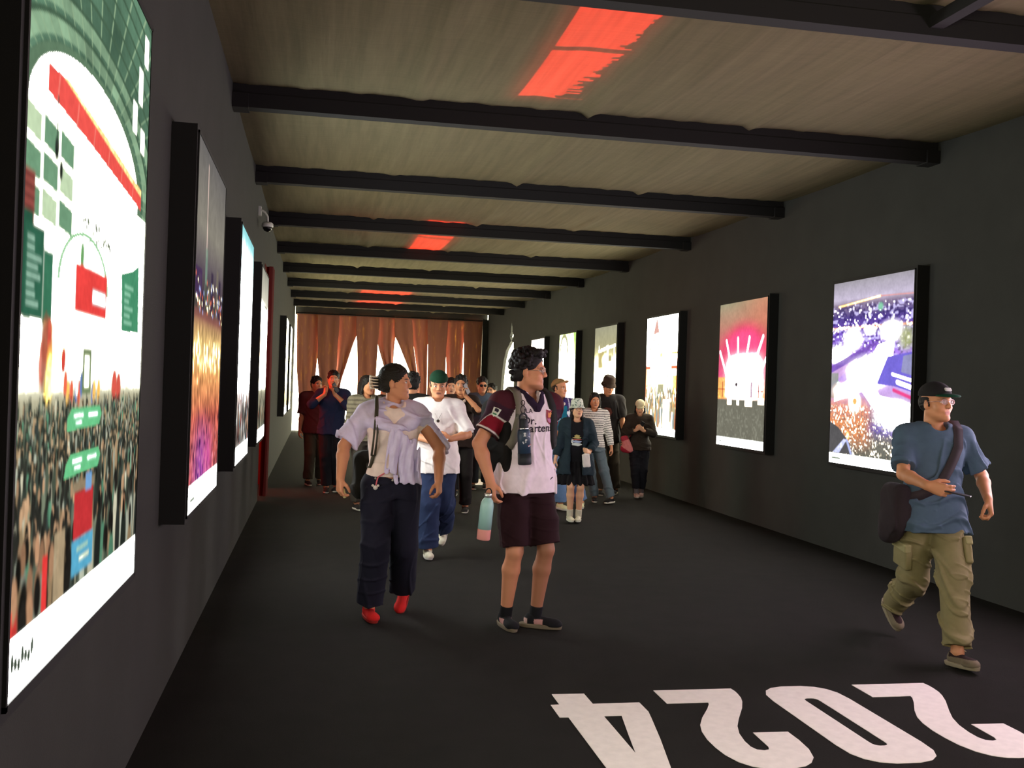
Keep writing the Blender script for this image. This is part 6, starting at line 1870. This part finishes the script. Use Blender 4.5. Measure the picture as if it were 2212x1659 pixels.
# 6 short woman in the white bucket hat
P = Person('short woman in white patterned bucket hat, dark open jacket, black top and black skirt', (2.985, 11.48), -10, 1.40, 0.007, 'fair', 1.02, True,
           feet=((('W', 2.925, 11.44, 0.085), 8, 0), (('W', 3.03, 11.44, 0.085), -8, 0)),
           hands=(dict(w=(0.31, 0.06, 0.86), curl=0.7), dict(w=(-0.17, 0.25, 1.03), pole=(-1, -0.8, -0.4), d=(0.4, 0.6, 0.3), t=(0.2, 0, 1), curl=1.1)), head=(14, 8))
P.body(lips=(190, 110, 104)); cf = P.chest
sh = P.shirt('black_top', (24, 22, 26), hem=0.88, off=0.012, sleeve=0.3, neck_r=0.078, fold=0.008, seed=61)
r_ = np.random.RandomState(6)
for (cx, cz, w, h, colr, nm) in ((0.0, 0.075, 0.040, 0.020, (196, 176, 110), 'print_bun'), (0.0, 0.052, 0.062, 0.012, (206, 186, 120), 'print_bun'), (0.0, 0.025, 0.070, 0.010, (186, 96, 84), 'print_band'), (0.0, -0.005, 0.070, 0.016, (164, 176, 204), 'print_band'), (0.068, 0.0, 0.018, 0.034, (220, 222, 214), 'print_side'), (0.0, -0.045, 0.072, 0.022, (210, 214, 206), 'print_base')):
    pts = [(w * math.cos(a) * (1 + 0.12 * math.sin(5 * a + cz * 90)), h * math.sin(a) * (1 + 0.15 * math.sin(4 * a))) for a in np.linspace(0, 2 * PI, 22, endpoint=False)]
    decal_poly(P, sh, pts, mat('print_%d_%d_%d' % colr, colr, 0.7), nm, sh, cf.w((cx, 0, cz - 0.02)), cf.R, 0.004)
P.shirt('open_jacket', (34, 46, 54), hem=0.70, off=0.034, sleeve=1.75, sr=0.062, cuff=0.058, neck_r=0.070, fold=0.018, flare=0.16, front_open=0.085, seed=62)
F = Field(P.vox); dz = -P.drop
F.loft([(0.555 + dz, 0, 0, 0.275, 0.215), (0.75 + dz, 0, 0, 0.225, 0.170), (0.93 + dz, 0, 0, 0.175, 0.130), (1.02 + dz, 0, 0, 0.145, 0.108)], 0.01)
F.box((0, 0, 0.53 + dz), (0.4, 0.4, 0.03), 0.002, 0.004, 'sub')
F.disp(lambda Pp: (0.014 * np.sin(np.arctan2(Pp[:, 1], Pp[:, 0]) * 16) * (1 - sm(0.7, 1.0, Pp[:, 2]))).astype(np.float32))
garment('skirt', F, P.root, (20, 18, 20))
for i in (0, 1):
    F = Field(P.vox); F.cone(P.knee[i] + (P.ank[i] - P.knee[i]) * 0.78, P.ank[i], 0.047, 0.045, 0.005, cap0=True); garment('sock', F, P.root, (200, 192, 170))
P.shoes((212, 204, 176), (216, 212, 196), None, 0.01); P.hair('bob', (24, 20, 24), under=True)
def hc(V):
    c = np.tile(np.array(lin((206, 210, 196))), (len(V), 1)); v = np.sin(V[:, 0] * 95 + 2 * np.sin(V[:, 2] * 60)) * np.sin(V[:, 2] * 110 + V[:, 1] * 70)
    c[v > 0.55] = np.array(lin((92, 112, 100))); return c
P.bucket((206, 210, 196), 0.036, hc, lift=0.034); P.glasses((120, 110, 110), None, r=0.021)
hcn, d, t, n = P.hfr[1]
T = P.thing('paper_bag', 'small white bag hanging from the hand of the short woman in bucket hat', 'bag')
F = Field(P.vox); F.box(hcn + V3(-0.015, 0.03, -0.13), (0.055, 0.022, 0.095), 0.01, 0.005, R=rotm(0.3, 0, 0.15)); F.disp(folds(0.008, 3)); garment('bag_body', F, T, (224, 214, 206))

# 7 woman in the striped shirt
P = Person('woman in black and white striped long-sleeve shirt and jeans, half hidden behind bucket hat woman', (3.70, 13.35), -14, 1.50, 0.0085, 'tan', 0.98, True,
           feet=((('W', 3.78, 13.45, 0.085), 0, 0), (('W', 3.97, 13.30, 0.085), -35, 0)),
           hands=(dict(w=(0.22, 0.16, 0.92), curl=0.7), dict(w=(-0.30, 0.05, 0.88), curl=0.6)), head=(10, -4), side=-0.02)
P.body(); cf = P.chest
def st(V):
    q = (V - cf.c) @ cf.R
    z = V[:, 2].copy()
    for i in (0, 1):
        for (a, e) in ((P.sh[i], P.elb[i]), (P.elb[i], P.wr[i])):
            u = nrm(e - a); tt = (V - a) @ u; on = (np.linalg.norm((V - a) - tt[:, None] * u, axis=1) < 0.09) & (tt > 0.03) & (tt < 0.28) & (np.abs(q[:, 0]) > 0.14)
            z[on] = -tt[on]
    c = np.tile(np.array(lin((226, 222, 212))), (len(V), 1)); k_ = (z * 28) % 1.0; m_ = (sm(0.60, 0.72, k_) * (1 - sm(0.90, 1.0, k_)))[:, None]; return c * (1 - m_) + np.array(lin((28, 26, 32))) * m_
P.shirt('striped_shirt', st, hem=0.90, off=0.020, sleeve=1.85, sr=0.064, cuff=0.050, neck_r=0.062, fold=0.008, seed=71)
P.legwear('jeans', (98, 112, 118), end=1.94, r=(0.098, 0.078, 0.072), fold=0.012, seed=72)
flat_shoes(P, (34, 32, 32), (220, 214, 200)); P.hair('bob', (26, 22, 20))

# 8 man in the dark bucket hat
P = Person('tall man in dark brown bucket hat and black printed tee, looking down, back at right', (4.21, 14.45), -14, 1.72, 0.009, 'tan', 0.98,
           feet=((('W', 4.12, 14.40, 0.085), 8, 0), (('W', 4.40, 14.55, 0.085), -10, 0)),
           hands=(dict(w=(0.22, 0.20, 0.98), curl=0.7), dict(w=(-0.27, 0.12, 0.85), curl=0.7)), head=(22, -20))
P.body(); cf = P.chest
sh = P.shirt('black_tee', (32, 28, 28), hem=0.80, off=0.028, sleeve=0.92, sr=0.085, neck_r=0.064, fold=0.014, seed=81)
decal_poly(P, sh, [(-0.07, 0.05), (-0.02, 0.075), (0.05, 0.06), (0.075, 0.0), (0.04, -0.06), (-0.03, -0.05), (-0.075, -0.01)], mat('print_rust', (92, 44, 34), 0.8), 'chest_print', sh, cf.w((0, 0, 0.04)), cf.R, 0.004)
decal_poly(P, sh, [(-0.03, 0.02), (0.0, 0.035), (0.03, 0.015), (0.02, -0.02), (-0.02, -0.022)], mat('print_sand', (160, 108, 72), 0.8), 'chest_print', sh, cf.w((-0.01, 0, 0.02)), cf.R, 0.006)
P.legwear('trousers', (52, 44, 34), end=1.94, r=(0.105, 0.088, 0.080), fold=0.014, seed=82); flat_shoes(P, (34, 30, 28), (150, 140, 124)); P.hair('hat_under', (24, 20, 20))
P.bucket((62, 48, 40), 0.026, lift=0.026)
w = P.wr[1]; d = nrm(P.wr[1] - P.elb[1]); b = Field(0.005); b.cone(w - d * 0.03, w - d * 0.012, 0.031, 0.031, 0.002, clip=True, cap0=True); garment('watch', b, P.root, (200, 196, 186))
pack(P, 'black backpack worn by the tall man in dark bucket hat', (26, 24, 26))

# 9 child-sized person in the cream cap
P = Person('short person in cream cap and dark brown jacket looking down at hands by the wall', (4.60, 14.10), -16, 1.41, 0.008, 'fair', 1.02, True,
           feet=((('W', 4.56, 14.02, 0.085), 6, 0), (('W', 4.66, 14.10, 0.085), -4, 0)),
           hands=(dict(w=(0.07, 0.24, 1.22), pole=(1, -0.4, -0.8), d=(-0.5, 0.3, 0.5), t=(0, 0.3, 1), curl=0.9), dict(w=(-0.06, 0.25, 1.22), pole=(-1, -0.4, -0.8), d=(0.5, 0.3, 0.5), t=(0, 0.3, 1), curl=0.9)), head=(0, -26))
P.body(lips=(176, 110, 100))
P.shirt('dark_jacket', (52, 44, 38), hem=0.86, off=0.030, sleeve=1.85, sr=0.074, cuff=0.060, neck_r=0.062, fold=0.018, seed=91)
P.legwear('black_trousers', (28, 28, 34), end=1.80, r=(0.105, 0.088, 0.072), fold=0.014, seed=92)
for i in (0, 1):
    F = Field(P.vox); F.cone(P.knee[i] + (P.ank[i] - P.knee[i]) * 0.70, P.ank[i], 0.045, 0.043, 0.005, cap0=True); garment('sock', F, P.root, (118, 112, 116))
P.shoes((210, 170, 158), (200, 190, 180)); P.hair('bob', (26, 20, 22), under=True); P.cap((210, 198, 164), (196, 184, 150), brim_len=0.045, tilt=-2)
held_phone(P, 0, 'dark phone in the hands of the short person in cream cap')
T = P.thing('tote_bag', 'pink and crimson bag hanging at the side of the short person in cream cap', 'bag')
F = Field(P.vox); R_ = rotm(0.1, 0, 0.42)
F.box((0.215, 0.13, 0.965), (0.070, 0.04, 0.165), 0.04, 0.01, R=R_); F.ell((0.255, 0.13, 0.89), (0.075, 0.045, 0.08), 0.03); F.disp(folds(0.008, 7))
def bc_(V):
    c = np.tile(np.array(lin((226, 134, 132))), (len(V), 1)); c[(V[:, 2] * 1.6 - V[:, 0]) < 1.165] = np.array(lin((168, 40, 60))); c[(V[:, 2] * 1.6 + V[:, 0] * 0.6) > 1.80] = np.array(lin((186, 60, 76))); return c
garment('bag_body', F, T, bc_)
MB().tube([(0.165, 0.15, 1.10), (0.13, 0.19, 1.18), (0.09, 0.22, 1.24)], 0.006, 6).build('strap', mat('crimson_strap', (160, 50, 64), 0.7), T, True)

def extra(label, pos, face, h, top, bottom, hair='short', skin='tan', hands=None, head=(0, 0), female=False, sleeve=0.8, hem=0.84, vox=0.010, girth=1.0, legs=1.93, topname='shirt', botname='trousers', hc=(26, 22, 20), feet=None, shoe=(40, 38, 38), fold=0.014, off=0.022, lean=0.0, seed=5, neck_r=0.063, under=False):
    P = Person(label, pos, face, h, vox, skin, girth, female, feet=feet or (((0.10, 0.06, 0.085), 6, 0), ((-0.11, -0.05, 0.085), -6, 0)),
               hands=hands or (dict(w=(0.26, 0.08, 0.86), curl=0.6), dict(w=(-0.26, 0.06, 0.86), curl=0.6)), head=head, lean=lean)
    P.body(); P.shirt(topname, top, hem=hem, off=off, sleeve=sleeve, sr=0.078 if sleeve <= 1 else 0.062, cuff=None if sleeve <= 1 else 0.05, neck_r=neck_r, fold=fold, seed=seed)
    P.legwear(botname, bottom, end=legs, r=(0.104, 0.086, 0.078), fold=0.012, seed=seed + 1); flat_shoes(P, shoe)
    if hair: P.hair(hair, hc, seed)
    return P
# 10 man in sunglasses
P = extra('man in black sunglasses and slate blue tee standing far back before the curtains', (2.44, 15.1), -4, 1.67, (78, 92, 108), (40, 40, 46), head=(6, -6), skin='tan', seed=101)
P.glasses((20, 20, 22), True, r=0.024, shape=0.75, dark=True)
pack(P, 'dark backpack worn by the man in black sunglasses', (34, 34, 40))
# 11 person raising a phone
P = extra('person in dark sweater with white collar, raising a phone before the face', (1.72, 12.25), -6, 1.66, (44, 32, 28), (34, 30, 30), head=(-4, 2), sleeve=0.95, seed=111, female=True, hair='short',
          hands=(dict(w=(0.10, 0.24, 1.20), pole=(1, -0.5, -0.5), d=(-0.3, 0.3, 0.9), curl=0.9), dict(w=(-0.055, 0.215, 1.50), pole=(-0.9, -0.1, -0.9), d=(0.25, 0.15, 1), t=(0.6, 0.6, 0.0), curl=1.0)), off=0.026)
C = Field(P.vox * 0.8); cf = P.chest
for sx in (1, -1):
    pts = [(0.004 * sx, 0.118, 0.20), (0.045 * sx, 0.105, 0.225), (0.064 * sx, 0.055, 0.265), (0.066 * sx, 0.0, 0.285)]
    for a, b in zip(pts[:-1], pts[1:]): C.cone(a, b, 0.020, 0.018, 0.008, fr=cf)
garment('collar', C, P.root, (226, 206, 196))
held_phone(P, 1, 'dark phone raised in front of the face of the white-collared person', (40, 30, 30), off=(0.02, 0.0, 0.014))
# 12 pale face behind the capped head
extra('pale-faced person with short hair standing right behind the green-capped person', (1.84, 14.1), -6, 1.63, (58, 44, 44), (36, 34, 36), skin='fair', head=(4, 0), seed=121)
# 13 man in dark blue shirt taking a photo
P = extra('man in dark blue shirt and black trousers raising a phone at the far left', (0.23, 14.35), -6, 1.68, (38, 44, 74), (28, 28, 34), head=(8, 4), sleeve=1.45, seed=131, girth=1.04,
          hands=(dict(w=(0.09, 0.26, 1.42), pole=(1, -0.3, -0.8), d=(-0.2, 0.1, 1), t=(-0.5, 0.5, 0), curl=0.8), dict(w=(-0.05, 0.25, 1.42), pole=(-1, -0.2, -0.9), d=(0.25, 0.1, 1), t=(0.5, 0.5, 0), curl=0.8)),
          feet=((('W', 0.18, 14.30, 0.085), 4, 0), (('W', 0.32, 14.42, 0.085), -8, 0)))
held_phone(P, 1, 'phone raised by the man in dark blue shirt', (30, 30, 34), off=(0.02, 0.0, 0.016))
# 14 person in maroon
extra('person in maroon top and loose dark trousers, leftmost of the crowd', (0.0, 15.35), 10, 1.60, (84, 40, 44), (66, 56, 46), head=(20, 0), sleeve=0.95, seed=141, girth=1.1, off=0.03)
# 15 woman in the grey striped top
def gs(V):
    c = np.tile(np.array(lin((120, 112, 96))), (len(V), 1)); c[((V[:, 2] * 18) % 1.0) > 0.6] = np.array(lin((92, 86, 74))); return c
P = extra('woman with long dark hair and grey striped top behind the lilac-shirted woman', (0.60, 12.5), 12, 1.62, gs, (64, 58, 52), female=True, hair='long', head=(30, -4), seed=151, sleeve=1.6, hem=0.9)
# 16 dark-haired person in black
P = extra('person in black top seen between the two front walkers\' heads', (1.02, 11.0), 150, 1.66, (30, 28, 28), (30, 28, 30), hair='short', head=(20, 0), seed=161, sleeve=1.8, girth=1.08, off=0.034)
# 17 dark head beyond the hair claw
extra('person with dark tied hair standing behind the lilac-shirted woman\'s hair claw', (0.93, 14.2), 60, 1.60, (60, 54, 48), (40, 36, 34), female=True, hair='slick', head=(20, 0), seed=171)
# 18 farthest man
extra('farthest visible man with short hair and pale pink collar by the dark end jamb', (2.94, 17.1), -20, 1.58, (196, 160, 164), (44, 42, 46), skin='fair', head=(-20, 0), seed=181)
